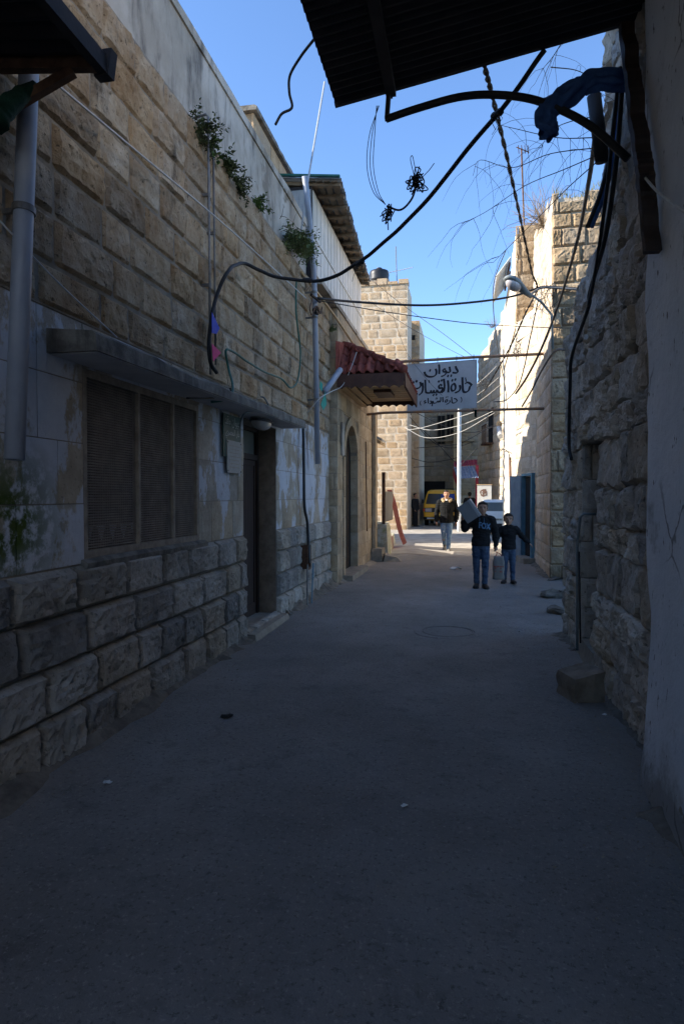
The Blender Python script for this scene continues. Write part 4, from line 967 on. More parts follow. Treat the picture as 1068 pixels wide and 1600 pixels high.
# ================================================================== far buildings
D = thing('far_house', 'shaded stone house closing the end of the lane behind the yellow van', 'building', (-1.5, 42, 0))
dz = PY(700, 600, 42).z
MB().box(-6, 1.5, 42, 50, -.3, dz).build('wall', 'mortar', D)
def hole(u0, v0, u1, v1, Y, xr):
    a, b = PY(u0, v0, Y), PY(u1, v1, Y); return (xr - b.x, xr - a.x, b.z, a.z), a, b
H = []
for rect in ((644, 696, 659, 728), (650, 655, 662, 690), (684, 650, 694, 694), (698, 648, 708, 680)):
    h, a, b = hole(*rect, 42, 1.5); H.append(h)
    wv = MB().box(a.x, b.x, 41.9, 41.99, b.z, a.z).build('window', 'dark', D)
    m = MB(); m.box(a.x - .06, a.x, 41.86, 41.98, b.z, a.z); m.box(b.x, b.x + .06, 41.86, 41.98, b.z, a.z); m.box((a.x + b.x) / 2 - .03, (a.x + b.x) / 2 + .03, 41.86, 41.899, b.z, a.z); m.build('frame', 'batten', wv)
courses(D, (1.5, 42), (-4.2, 42), lin(-.05, dz, .42), (.5, 1.0), 'flat', 'farstone', d=.05, gap=.02, seed=51, grid=(3, 3), holes=H)
z3 = PY(690, 690, 41.9).z
MB().box(-4, .4, 41.75, 41.96, z3, z3 + .12).build('string_course', 'farstone', D)
m = MB(); m.box(PY(660, 700, 41.8).x, PY(695, 700, 41.8).x, 41.7, 41.94, .0, PY(680, 752, 41.8).z); m.build('gate', 'dark', D)
# orange-edged projecting bay behind the white pole
MB().box(PY(708, 700, 40).x, PY(714, 700, 40).x, 40, 41.95, 0, PY(710, 640, 40).z).build('pier', 'soffit', D)
E_ = thing('corner_house', 'tall house on the right beyond the sunlit wall, lit along its top', 'building', (1.0, 34, 0))
ea, eb = V(1.62, 30.5, 0), V(.55, 36.5, 0); dr = (eb - ea).normalized()
def ez(s_): return 10.15 - .16 * s_ + .25 * noise.noise(V(s_ * 1.3, 0, 0))
m = MB(); nE = V(-dr.y, dr.x, 0)
L = (eb - ea).length
m.hexa([ea - nE * .02, ea - nE * 5, eb - nE * 5, eb - nE * .02, ea + V(0, 0, 9.9) - nE * .02, ea + V(0, 0, 9.9) - nE * 5, eb + V(0, 0, 9.0) - nE * 5, eb + V(0, 0, 9.0) - nE * .02]); m.build('wall', 'mortar_pale', E_)
hE = [(2.2, 3.2, 4.2, 6.0)]
courses(E_, (ea.x, ea.y), (eb.x, eb.y), lin(-.05, 10.2, .42), (.6, 1.1), 'flat', 'oldwall', d=.05, gap=.02, seed=52, grid=(4, 3), holes=hE, top=ez)
c = ea + dr * 2.7 + nE * .02; MB().obox(c + V(0, 0, 5.1), dr * .5, nE * .02, V(0, 0, .9)).build('window', 'dark', E_)
m = MB()
for i in range(6): m.obox(c + nE * .35 + dr * (-.5 + i * .2) + V(0, 0, 4.7), dr * .012, nE * .012, V(0, 0, .45))
m.obox(c + nE * .35 + V(0, 0, 5.15), dr * .55, nE * .02, V(0, 0, .02)); m.obox(c + nE * .18 + V(0, 0, 4.22), dr * .6, nE * .2, V(0, 0, .04)); m.build('balcony', 'rust', E_)
# white column
pc = PY(717, 700, 29.3); tag(MB().obox((pc.x, 29.3, 3.55), V(.6, -.8, 0) * .05, V(.8, .6, 0) * .065, V(0, 0, 3.6)).build('pole', 'pole_white'), 'whitewashed sunlit pole standing right of the yellow van', 'pole')
# corrugated shop awning
sh = thing('shop_awning', 'red and blue corrugated shop awning at the end of the lane', 'awning', (.2, 32, 3))
a, b = PY(708, 730, 31.9), PY(745, 727, 31.9); a2, b2 = PY(714, 748, 30.8), PY(747, 746, 30.8)
corrugated(a2, (b2 - a2), (b2 - a2).length, (a - a2), (a - a2).length, .02, .14, seed=2).build('sheet', 'awn_blue', sh)
corrugated(a + V(0, 0, .02), (b - a), (b - a).length, V(0, .6, .35), .6, .02, .14, seed=3).build('sheet', 'awn_red', sh)
MB().poly([a, a2, a2 + V(-.02, .9, -.35), a + V(0, .1, -.45)]).poly([a + V(-.02, 0, 0), a + V(-.02, .1, -.45), a2 + V(-.04, .9, -.35), a2 + V(-.02, 0, 0)]).build('valance', 'awn_red', sh)
MB().box(b.x - .08, b.x + .06, 31.7, 31.85, 0, b.z).build('post', 'awn_red', sh)
ps = thing('poster_panel', 'cream panel with a dark round emblem behind the white car', 'panel', (.9, 31.6, 0))
a, b = PY(745, 758, 30.3), PY(767, 800, 30.3)
MB().box(a.x, b.x, 30.3, 30.38, 0, a.z).build('board', 'poster', ps)
MB().box(a.x - .03, b.x + .03, 30.28, 30.40, a.z, a.z + .04).build('frame', 'soffit', ps)
c = PY(755, 770, 30.29); r2 = random.Random(4); m = MB(); ring = [V(c.x + .17 * r2.uniform(.8, 1.1) * math.cos(t_ / 18 * 6.283), 30.293, c.z + .19 * r2.uniform(.85, 1.1) * math.sin(t_ / 18 * 6.283)) for t_ in range(18)]; m.prism(ring, (0, -.002, 0), (0, .004, 0)); m.build('emblem', 'poster_dark', ps)
m = MB()
for i in range(7): aa = r2.uniform(0, 6.28); m.box(c.x + .09 * math.cos(aa) - .02, c.x + .09 * math.cos(aa) + .03, 30.286, 30.2905, c.z + .1 * math.sin(aa) - .02, c.z + .1 * math.sin(aa) + .015)
m.build('emblem_detail', 'poster', ps)
tag(MB().prism([PY(702, 690, 40) + V(0, 0, 0), PY(714, 692, 40), PY(714, 694.5, 40), PY(700, 693, 40)], (0, -.08, 0), (0, .08, 0)).build('shop_sign', 'sheet_grey'), 'plain pale board on the shaded far house', 'sign') if False else None
# unseen neighbour across the side gap (casts the shade between the sunny strips)
nb = thing('side_house', 'plain stone house down the side alley left of the low wall', 'building', (-9, 23, 0))
MB().box(-9, -5.2, 20.4, 25.0, -.3, 9.8).build('wall', 'cream', nb); MB().box(-9.1, -5.1, 20.3, 25.1, 9.8, 10.0).build('roof', 'concrete', nb)

# ================================================================== right side: near plaster wall, rough wall, towers
PW = thing('plaster_wall', 'thick blue white plastered wall filling the right edge', 'wall', (1.0, 2, 0))
m = MB(); rows = []; nz = 46; ny = 40
def plast(y, z):  # x of the plaster surface
    bulge = .02 * noise.noise(V(y * 1.3, z * 1.1, 0)) + .008 * noise.noise(V(y * 5, z * 5, 2)) + .003 * noise.noise(V(y * 16, z * 16, 2))
    return 1.0 + bulge - .05 * max(0, 1 - z / .8) + .02 * max(0, z - 3)
def edge_y(z): return 3.78 + .06 * z + .09 * noise.noise(V(z * 1.7, 3, 0)) + .03 * noise.noise(V(z * 6, 3, 0)) + (.12 if z > 3.2 else 0)
G = []
for i in range(nz + 1):
    z = -.05 + 6.6 * i / nz; row = []
    for j in range(ny + 1):
        t_ = j / ny; y = -9 + (edge_y(z) + 9) * (1 - (1 - t_) ** 2.2); row.append(V(plast(y, z), y, z))
    G.append(row)
for row in G: m.pts(row + [row[-1] + V(.07, .03, 0), V(1.4, row[-1].y, row[-1].z), V(1.4, -9, row[0].z)])
k = ny + 4
for i in range(nz):
    for j in range(k - 1): a = i * k + j; m.face(a, a + 1, a + k + 1, a + k)
m.build('render_coat', 'plaster', PW, smooth=True)
RWL = thing('rubble_wall', 'rough weathered stone wall on the right with a blocked doorway and step', 'wall', (1.15, 5.8, 0))
dy0, dy1 = 5.93, 6.78
m = MB(); m.box(1.16, 3.2, 3.2, dy0, -.3, 6.2); m.box(1.16, 3.2, dy1, 7.8, -.3, 3.45); m.box(1.42, 3.2, dy0, dy1, -.3, 3.9); m.box(1.16, 1.42, dy0, dy1, 2.12, 3.9); m.box(1.4, 3.2, -9, 3.2, -.3, 6.2)
m.build('wall', 'mortar', RWL)
def rtop(s_):
    y = 3.2 + s_; return 6.2 if y < 5.8 else 3.95 - (y - 5.8) * .25
r3 = random.Random(9)
zr = [-.05]
while zr[-1] < 6.2: zr.append(zr[-1] + r3.uniform(.2, .42))
courses(RWL, (1.14, 3.2), (1.14, 7.8), zr, (.22, .62), 'rubble', 'rubble', d=.065, gap=-.012, holes=[(dy0 - 3.2, dy1 - 3.2, -.1, 2.12)], top=rtop, seed=61, grid=(14, 12), jit=.07)
courses(RWL, (1.42, dy1), (1.12, dy1), lin(.12, 2.12, .34, r3, .05), (.3, .5), 'flat', 'rubble', d=.04, gap=.012, seed=62, grid=(6, 6))
courses(RWL, (1.9, 7.8), (1.10, 7.8), lin(-.05, 3.4, .4), (.3, .5), 'rubble', 'rubble', d=.05, seed=63, grid=(6, 6)) if False else None
MB().hexa([(1.10, 5.6, -.02), (1.10, 6.9, -.02), (1.5, 6.9, -.02), (1.5, 5.6, -.02), (1.12, 5.64, .17), (1.13, 6.86, .16), (1.5, 6.86, .18), (1.5, 5.64, .18)]).build('doorstep', 'step_stone', RWL)
MB().box(1.405, 1.419, dy0, dy1, .18, 2.12).build('door', 'door_wood', RWL)
rp = thing('water_pipe', 'pair of thin dark pipes standing at the edge of the right doorway', 'pipe', (1.05, 7.0, 0))
a = PX(906, 803, 1.08); b = PX(901, 1008, 1.06)
MB().tube([a + V(.14, 0, .0), a + V(.03, 0, .0), a + V(.0, .01, -.03), PX(901, 850, 1.07), b + V(0, 0, -.05)], .013, 8).build('pipe', 'lamp_metal', rp, smooth=True)
MB().tube([PX(904, 862, 1.085), PX(906, 1005, 1.085)], .008, 6).build('pipe', 'darkmetal', rp, smooth=True)
# boulder
m = MB(); bmx = bmesh.new(); bmesh.ops.create_cube(bmx, size=1); bmesh.ops.subdivide_edges(bmx, edges=bmx.edges, cuts=7, use_grid_fill=True)
bc = (PZ(880, 1100) + PZ(930, 1092)) / 2 + V(.02, .12, .10)
for v_ in bmx.verts:
    co = v_.co.copy(); n_ = noise.fractal(co * 2.2 + V(3, 1, 2), 1, 2, 4); co *= 1 + .09 * n_; co.x *= .25; co.y *= .30; co.z *= .22 + .05 * co.x / .31; co.x += .05 * co.z / .27
    v_.co = Matrix.Rotation(R(18), 3, 'Z') @ (Matrix.Rotation(R(-8), 3, 'Y') @ co) + bc
for v_ in bmx.verts: v_.co.z = max(v_.co.z, -.01)
me = bpy.data.meshes.new('boulder'); bmx.to_mesh(me); bmx.free(); me.materials.append(M['boulder']); o = bpy.data.objects.new('boulder', me); C.objects.link(o); tag(o, 'squared brown boulder lying at the foot of the rough right wall', 'stone')
r2 = random.Random(6)
for i, (u, v, s_) in enumerate([(872, 958, .16), (862, 932, .2), (898, 1000, .09)]):
    c = PZ(u, v); m = MB(); m.ball(c + V(0, 0, s_ * .18), s_, s_ * 1.3, s_ * .35, 9, 6)
    m.v = [q + Vector((noise.noise(q * 9), noise.noise(q * 9 + V(5, 0, 0)), noise.noise(q * 9 + V(0, 5, 0)))) * s_ * .35 for q in m.v]
    tag(m.build('loose_stone', 'dirt'), ('flat stone half sunk in the verge beyond the rough right wall', 'largest flat stone on the verge where the rough right wall ends', 'small stone beside the foot of the thin dark pipes')[i], 'stone')

# right building: tower front, shaded side wall, door, sunlit wall
TR = thing('right_tower', 'old stone tower house on the right with a sunlit side and grassy broken top', 'building', (1.8, 15, 0))
c0, c1, c2, c3 = (1.58, 12.9), (1.60, 15.8), (1.22, 17.4), (1.22, 23.2)
zt1 = PY(858, 298, 12.9).z
def ttop1(s_): return zt1 - .1 + .3 * noise.noise(V(s_ * 1.1, 2, 0)) * .4 + s_ * .22
m = MB()
m.hexa([(c0[0] + .03, 12.93, -.3), (6, 12.93, -.3), (6, 17, -.3), (c1[0] + .03, 17, -.3), (c0[0] + .03, 12.93, zt1 - .15), (6, 12.93, zt1 - .15), (6, 17, zt1 + .6), (c1[0] + .03, 17, zt1 + .6)])
m.prism([(c1[0] + .02, c1[1], 0), (c2[0] + .03, c2[1] + .01, 0), (c3[0] + .03, c3[1], 0), (5, 23.2, 0), (5, 16.9, 0), (c1[0] + .02, 16.9, 0)], (0, 0, -.3), (0, 0, 5.95))
m.build('wall', 'mortar_pale', TR)
hd = [(.10, .80, 0, 2.08)]
zf = lin(-.05, zt1 - .05, .36, random.Random(4), .07)
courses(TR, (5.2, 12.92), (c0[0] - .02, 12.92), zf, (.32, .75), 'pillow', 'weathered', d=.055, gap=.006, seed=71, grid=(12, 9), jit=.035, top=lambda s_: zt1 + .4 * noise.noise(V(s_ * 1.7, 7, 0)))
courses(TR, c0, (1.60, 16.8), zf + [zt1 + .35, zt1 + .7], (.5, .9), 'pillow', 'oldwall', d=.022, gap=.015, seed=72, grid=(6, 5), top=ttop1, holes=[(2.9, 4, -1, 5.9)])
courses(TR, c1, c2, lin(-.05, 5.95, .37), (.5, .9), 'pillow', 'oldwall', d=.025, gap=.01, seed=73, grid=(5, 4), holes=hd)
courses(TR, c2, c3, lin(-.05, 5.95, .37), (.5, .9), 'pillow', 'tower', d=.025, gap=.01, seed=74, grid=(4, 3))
# upper tower (second)
T3 = thing('upper_tower', 'narrower stone tower standing behind the nearer right tower with a tin eave', 'building', (1.3, 20, 5.9))
zt2 = PY(802, 352, 16.8).z
def ttop2(s_): return zt2 - .1 - max(0, s_ - 1.0) * .10 + .2 * noise.noise(V(s_ * 1.4, 4, 0))
m = MB(); m.hexa([(1.20, 16.85, 5.951), (3.5, 16.85, 5.951), (3.5, 23, 5.951), (1.20, 23, 5.951), (1.20, 16.85, zt2 - .2), (3.5, 16.85, zt2 - .2), (3.5, 23, zt2 - .75), (1.20, 23, zt2 - .75)]); m.build('wall', 'mortar_pale', T3)
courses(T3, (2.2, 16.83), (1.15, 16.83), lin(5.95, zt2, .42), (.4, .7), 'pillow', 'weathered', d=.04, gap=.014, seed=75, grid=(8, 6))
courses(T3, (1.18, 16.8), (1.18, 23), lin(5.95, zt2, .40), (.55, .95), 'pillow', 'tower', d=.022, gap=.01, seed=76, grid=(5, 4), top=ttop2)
m = MB(); m.poly([(1.16, 16.82, 5.96), (1.62, 16.82, 6.5), (1.62, 15.9, 5.94), (1.22, 17.38, 5.94)]); 
m.hexa([(1.2, 17.3, 5.6), (1.62, 15.85, 5.6), (1.75, 16.9, 5.6), (1.3, 17.4, 5.6), (1.18, 16.84, 5.98), (1.6, 16.0, 5.98), (1.75, 16.82, 6.45), (1.25, 16.84, 6.0)]); m.v = m.v[4:]; m.f = [tuple(i - 4 for i in f) for f in m.f[1:]]; m.m = m.m[1:]
m.build('splay', 'tower', T3)
ev = [PY(786, 395, 19.5), PY(768, 437, 19.5)]
a = V(1.2, 18.3, PX(786, 395, 1.2).z); 
corrugated((1.16, 18.8, 8.35), (0, 1, 0), 2.6, V(-.42, 0, -.55), .66, .02, .13, seed=9).build('tin_eave', 'sheet_grey', T3)
MB().bar((1.14, 18.9, 8.2), (1.14, 21.3, 8.2), .05, .06).build('eave_rail', 'rust', T3)
# blue door
bd = thing('blue_door', 'open pale blue metal door in the right hand wall beside the boys', 'door', (1.4, 16.9, 0))
U = (V(*c2, 0) - V(*c1, 0)).normalized(); Nn = V(-U.y, U.x, 0); o0 = V(*c1, 0)
MB().obox(o0 + U * .45 + Nn * .0 + V(0, 0, 1.04), U * .35, Nn * .008, V(0, 0, 1.03)).build('opening', 'dark', bd)
for s_ in (.10, .80): MB().obox(o0 + U * s_ + Nn * .05 + V(0, 0, 1.05), U * .03, Nn * .05, V(0, 0, 1.05)).build('jamb', 'door_frame_blue', bd)
MB().obox(o0 + U * .45 + Nn * .05 + V(0, 0, 2.12), U * .38, Nn * .05, V(0, 0, .03)).build('lintel', 'door_frame_blue', bd)
hg = o0 + U * .80 + Nn * .10; ld = (Nn * .9 + U * .55).normalized(); lf = MB(); lf.obox(hg + ld * .15 + V(0, 0, 1.06), ld * .14, ld.cross(V(0, 0, 1)) * .018, V(0, 0, 1.04)); lf = lf.build('leaf', 'door_blue', bd)
MB().obox(hg + ld * .22 + V(0, 0, 1.72) - ld.cross(V(0, 0, 1)) * -.021, ld * .07, ld.cross(V(0, 0, 1)) * .003, V(0, 0, .1)).build('notice', 'paper', lf)
MB().obox(o0 + U * .45 + Nn * .16 + V(0, 0, .05), U * .5, Nn * .16, V(0, 0, .07)).build('doorstep', 'step_stone', bd)
pipe('rusty_conduit', 'rusty vertical conduit on the sunlit right wall', 'pipe', [PX(796, 715, 1.14), PX(797, 760, 1.14), PX(799, 800, 1.14)], .035, 'rust', 8)
cable('black wire arching over the sunlit right wall to the rusty conduit', [PX(782, 705, 1.1), PX(785, 702, 1.1), PX(793, 706, 1.1), PX(796, 718, 1.12)], .014)
ml = thing('wall_light', 'small grey cylindrical light hung on the sunlit right wall', 'lamp', PX(780, 682, 1.0))
a, b = PX(779, 668, 1.05), PX(781, 682, 1.05); MB().tube([a, b], .085, 12).build('can', 'sheet_grey', ml); MB().ball(PX(779, 663, 1.05), .1, .1, .12).build('cap', 'soffit', ml)
# grass and shrubs on the tower top
m = MB(); r2 = random.Random(12)
for i in range(420):
    x = r2.uniform(1.6, 3.2); y = r2.uniform(12.8, 13.5); z = zt1 + .25 * noise.noise(V((5.2 - x) * 1.7, 7, 0)) - .06; h = r2.uniform(.05, .2); d_ = V(r2.gauss(0, .04), r2.gauss(0, .04), h)
    p = V(x, y, z); k = m.pts([p + V(-.006, 0, 0), p + V(.006, 0, 0), p + d_]); m.face(k, k + 1, k + 2)
tag(m.build('grass', 'grass_dry', fix=False), 'short dry grass growing on the broken top of the right tower', 'grass', kind='stuff')
def shrub(label, c, size, n, mat, seed):
    r2 = random.Random(seed); m = MB(); c = Vector(c)
    for i in range(n):
        d = V(r2.gauss(0, 1), r2.gauss(0, 1), abs(r2.gauss(.7, .5))).normalized(); p = c.copy(); path = [p]
        for k in range(5): d = (d + V(*[r2.gauss(0, .25) for _ in range(3)])).normalized(); p = p + d * size / 5 * r2.uniform(.6, 1.2); path.append(p)
        m.tube(path, [.007, .006, .005, .004, .003, .002], 4)
    tag(m.build('dry_shrub', mat), label, 'shrub')
shrub('leafless dry shrub sprouting beside the right tower top', PY(846, 330, 14.5) + V(.05, 0, -.3), .95, 150, 'twig_pale', 3)
shrub('small dry weed on the far edge of the upper tower', PY(768, 512, 30.5), .6, 30, 'twig_pale', 4)
an = thing('antenna', 'rusty aerial mast with a small crossbar rising from the upper tower', 'antenna', PY(819, 352, 18))
MB().tube([PY(819, 356, 18) + V(0, 0, -.3), PY(814, 232, 18)], .022, 6).build('mast', 'rust', an); MB().tube([PY(806, 230, 18), PY(826, 238, 18)], .014, 5).build('boom', 'rust', an)
for u in (809, 814, 819, 824): MB().tube([PY(u, 227, 17.9), PY(u + 1, 240, 18.1)], .01, 5).build('element', 'rust', an)
# street lamp
SL = thing('street_lamp', 'grey cobra head street lamp on an angled arm from the right tower', 'street lamp', PY(862, 500, 12.85))
arm = [PY(863, 545, 12.82), PY(861, 492, 12.80), PY(845, 472, 12.6), PY(826, 458, 12.35)]
MB().tube(arm, .024, 10).build('arm', 'lamp_metal', SL, smooth=True)
hd_a, hd_b = PY(829, 463, 12.4), PY(789, 433, 11.9); ax = (hd_b - hd_a).normalized(); sx = ax.cross(V(0, 0, 1)).normalized(); up = sx.cross(ax)
m = MB(); rings = []
L = (hd_b - hd_a).length
for t_, wd, hu, hl_ in ((0, .04, .04, .04), (.2, .055, .055, .05), (.42, .095, .09, .05), (.62, .13, .115, .04), (.82, .125, .10, .035), (.95, .085, .06, .025), (1, .03, .015, .015)):
    c = hd_a + ax * L * t_; rings.append([c + sx * wd * math.cos(a) + up * (hu if math.sin(a) > 0 else hl_) * math.sin(a) for a in [2 * math.pi * i / 16 for i in range(16)]])
m.rings(rings); m.build('housing', 'lamp_metal', SL, smooth=True)
q = Matrix((ax, sx, up)).transposed(); MB().ball(hd_a + ax * L * .68 - up * .03, .18, .11, .10, rot=q).build('lens', 'lens', SL, smooth=True)
MB().lathe(hd_a + ax * L * .9 + up * .1, [(.02, 0), (.02, .05), (0, .06)], 8, up).build('photocell', 'black', SL)
tangle('messy black wiring knot behind the street lamp arm', (850, 465), .11, 12.75, 9, 5)
tangle('wiring knot lower on the sunlit right wall', (806, 548), .09, 15.0, 7, 6)
cable('grey conduit jutting horizontally across the right tower face', [PY(828, 460, 12.7), PY(845, 450, 12.75), PY(870, 450, 12.78), PY(925, 454, 12.78)], .022, 'galv')
cable('dark wire snaking down the shaded side of the right tower', [PX(818, 585, 1.5), PX(815, 600, 1.5), PX(822, 635, 1.5), PX(820, 700, 1.5), PX(824, 718, 1.5)], .014)
cable('black hose curving from the rough wall top to the tower side', [PX(888, 546, 1.1), PY(865, 550, 10), PY(845, 580, 12), PY(830, 610, 12.6), PY(815, 635, 13.5)], .016)
cable('dark sagging wire over the sunlit wall below the lamp', [PY(840, 470, 12.9), PY(825, 540, 13.5), PY(818, 575, 14), PY(808, 605, 14.5), PY(790, 625, 15.5), PY(770, 628, 16)], .012)
cable('thin wire hanging from the tin eave', [PY(790, 390, 17), PY(772, 437, 17), PY(770, 480, 17), PY(777, 545, 17), PY(788, 600, 17), PY(792, 640, 17)], .012)

# ================================================================== the hanging sign on its two pipes
SY = 14.5
s0, s1, s2, s3 = PY(635, 570, SY + .1), PY(744, 562, SY - .1), PY(744, 637, SY - .1), PY(636, 642, SY + .1)
SG = thing('hanging_sign', 'grey blue sheet metal sign with black Arabic lettering hung over the lane', 'sign', (s3 + s2) / 2)
ux = (s1 - s0); uz = (s0 - s3); nn = ux.cross(uz).normalized()
if nn.y > 0: nn = -nn
m = MB(); m.hexa([s3 - nn * .012, s2 - nn * .012, s2, s3, s0 - nn * .012, s1 - nn * .012, s1, s0]); m.build('board', 'sign_face', SG)
m = MB()
for a, b in ((s0, s1), (s1, s2), (s2, s3), (s3, s0)): m.tube([a - nn * .004, b - nn * .004], .009, 6)
m.build('rim', 'sheet_grey', SG)
def sp(px, py, off=.004):
    t_ = (px - 95) / 733.; tp = 203 - 38 * t_; bt = 675 - 25 * t_; f = (py - tp) / (bt - tp)
    return s0.lerp(s1, t_).lerp(s3.lerp(s2, t_), f) + nn * off
STK = [  # traced pen strokes: (width, points)
 (15, [(611, 226), (620, 250), (633, 272), (632, 288), (615, 295), (578, 291)]),
 (15, [(549, 230), (553, 255), (556, 280), (540, 288), (516, 286)]), (14, [(508, 262), (495, 252), (482, 264), (488, 280), (504, 282), (512, 270), (512, 295), (492, 318), (460, 330)]),
 (16, [(439, 205), (443, 250), (441, 304)]), (16, [(404, 248), (412, 282), (402, 314), (366, 330), (322, 326), (296, 308), (283, 278)]),
 (19, [(525, 322), (541, 328)]), (19, [(559, 319), (575, 325)]), (19, [(337, 261), (352, 269)]),
 (16, [(708, 408), (732, 394), (758, 402), (780, 424)]), (17, [(778, 424), (760, 436), (752, 462), (736, 484), (708, 492), (690, 478), (685, 430), (682, 340)]), (8, [(714, 343), (722, 386)]),
 (17, [(654, 418), (660, 452), (644, 480), (604, 498)]), (16, [(596, 404), (578, 414), (566, 444), (574, 474), (600, 470), (612, 440), (604, 412), (590, 402)]), (18, [(570, 366), (586, 374)]), (18, [(602, 358), (618, 366)]),
 (17, [(531, 368), (537, 430), (535, 492)]), (17, [(489, 352), (496, 420), (490, 470), (472, 488), (452, 478)]), (16, [(470, 424), (452, 412), (436, 428), (446, 448), (468, 444), (472, 466), (454, 488), (428, 486), (414, 466)]),
 (17, [(428, 374), (444, 384)]), (17, [(458, 364), (474, 374)]), (15, [(414, 466), (408, 488), (388, 490), (382, 470), (376, 490), (358, 490), (352, 472), (346, 492), (322, 494), (304, 490), (296, 470), (292, 358)]),
 (17, [(372, 512), (386, 520)]), (17, [(402, 508), (418, 516)]), (9, [(330, 364), (338, 392)]),
 (17, [(262, 388), (266, 440), (256, 486), (222, 516)]), (16, [(238, 380), (244, 414), (226, 440), (190, 448), (162, 440)]), (18, [(156, 380), (174, 390)]), (18, [(190, 368), (208, 380)]), (18, [(190, 500), (206, 510)]),
 (7, [(246, 572), (236, 586), (236, 604), (244, 622)]), (7, [(664, 542), (674, 556), (674, 580), (664, 596)]),
 (10, [(592, 556), (612, 558), (626, 576), (616, 590), (596, 600), (578, 598), (573, 586), (570, 538)]), (10, [(549, 572), (552, 588), (538, 602), (512, 614)]), (10, [(520, 564), (506, 572), (504, 588), (518, 588), (526, 574), (518, 562)]), (10, [(508, 538), (516, 542)]), (10, [(524, 535), (532, 539)]),
 (11, [(476, 538), (479, 590)]), (10, [(455, 538), (454, 572), (448, 588), (436, 578), (430, 590), (420, 580), (412, 592), (396, 600)]), (10, [(400, 555), (407, 559)]), (10, [(414, 551), (421, 555)]), (10, [(407, 542), (414, 546)]),
 (10, [(396, 600), (380, 598), (370, 580), (360, 588), (366, 606), (362, 630)]), (10, [(346, 572), (354, 590), (350, 602), (334, 604)]), (10, [(320, 546), (323, 602)]), (9, [(298, 572), (284, 574), (282, 586), (300, 590), (276, 606)]),
]
m = MB()
for wd, ps_ in STK:
    q = bez([V(a, b, 0) for a, b in ps_], 6) if len(ps_) > 2 else [V(*ps_[0], 0), V(*ps_[1], 0)]
    L_, R_ = [], []
    for i, p in enumerate(q):
        d_ = (q[min(i + 1, len(q) - 1)] - q[max(i - 1, 0)]).normalized(); an_ = math.atan2(d_.y, d_.x); ww = wd * 1.5 * (.5 + .5 * abs(math.sin(an_ + R(35)))); n_ = V(-d_.y, d_.x, 0) * ww / 2
        L_.append(p + n_); R_.append(p - n_)
    k = m.pts([sp(a.x, a.y) for a in L_] + [sp(a.x, a.y) for a in R_]); n = len(q)
    for i in range(n - 1): m.face(k + i, k + i + 1, k + n + i + 1, k + n + i)
m.build('lettering', 'letter', SG, fix=False)
m = MB()
for t_ in (.04, .17, .45, .72, .96):
    m.tube([s0.lerp(s1, t_) + V(0, 0, -.02) - nn * .01, s0.lerp(s1, t_) + V(0, 0, .12) - nn * .01], .008, 5)
for t_ in (.05, .5, .95): m.tube([s3.lerp(s2, t_) + V(0, 0, .02) - nn * .01, s3.lerp(s2, t_) + V(0, 0, -.10) - nn * .01], .008, 5)
m.build('hanger', 'rust', SG)
pipe('sign_pipe', 'upper rusty pipe spanning the lane above the hanging sign', 'pipe', [PY(590, 568, SY + .2) + V(-.35, 0, 0), PY(605, 566.5, SY + .15), PY(744, 558, SY - .05), PY(822, 554, SY - .2) + V(.35, 0, 0)], .032, 'rustpipe', 10)
pipe('sign_pipe', 'lower rusty pipe spanning the lane beneath the hanging sign', 'pipe', [V(-2.32, SY + .2, PY(570, 646, SY).z), PY(600, 645, SY + .1), PY(744, 641, SY - .05), PY(820, 639, SY - .2) + V(.4, 0, 0)], .03, 'rustpipe', 10)
flag('dark teal tag hanging from the lower sign pipe', [PY(740, 640, SY - .12), PY(744, 640, SY - .12), PY(744, 653, SY - .12), PY(741, 651, SY - .12)], 'flag_teal')
for i, (a, b, c, d_) in enumerate([((640, 664), (672, 672), (720, 664), (775, 640)), ((632, 668), (666, 684), (716, 676), (772, 645)), ((636, 672), (660, 668), (702, 656), (752, 640))]):
    cable(('lowest', 'middle', 'highest')[(1, 0, 2)[i]] + ' of three white wires sagging below the hanging sign', [PY(*a, 20), PY(*b, 19.5), PY(*c, 18.5), PY(*d_, 16.5)], .007, 'wire_white')
far = [((640, 640), (690, 664), (735, 676), (790, 660)), ((645, 730), (690, 728), (712, 732), (745, 700)), ((650, 700), (700, 696), (725, 690), (770, 664)), ((640, 652), (675, 690), (705, 700), (740, 690)), ((643, 716), (670, 722), (702, 718), (722, 712)), ((655, 668), (680, 690), (700, 712), (716, 728))]
pos = ('highest', 'lowest', 'middle', 'steeply crossing', 'short', 'diagonal')
for i, q in enumerate(far): cable(pos[i] + ' dark wire strung across the shaded end of the lane', [PY(*p, 30 + i * .4) for p in q], .016)
cable('thin wire slanting from the tower roof down behind the hanging sign', [PY(560, 420, 24), PY(620, 470, 22), PY(690, 520, 20), PY(742, 560, 18)], .008)
cable('thinner wire slanting below it towards the hanging sign', [PY(575, 470, 24), PY(640, 512, 22), PY(700, 545, 20), PY(730, 560, 19)], .007)
cable('thin wire falling across the face of the hanging sign', [PY(598, 440, 14.2), PY(630, 540, 14.2), PY(660, 585, 14.2), PY(690, 618, 14.2)], .004)
for i, (a, b) in enumerate((((745, 600), (775, 572)), ((744, 618), (778, 590)), ((744, 630), (780, 602)))): cable(('top', 'middle', 'bottom')[i] + ' one of three pale wires fanning right of the hanging sign', [PY(*a, 19), PY((a[0] + b[0]) / 2, (a[1] + b[1]) / 2 + 1, 18), PY(*b, 17.2)], .006, 'wire_white')
tangle('coil of pale and orange wire right of the hanging sign', (755, 598), .1, 18.5, 6, 9)

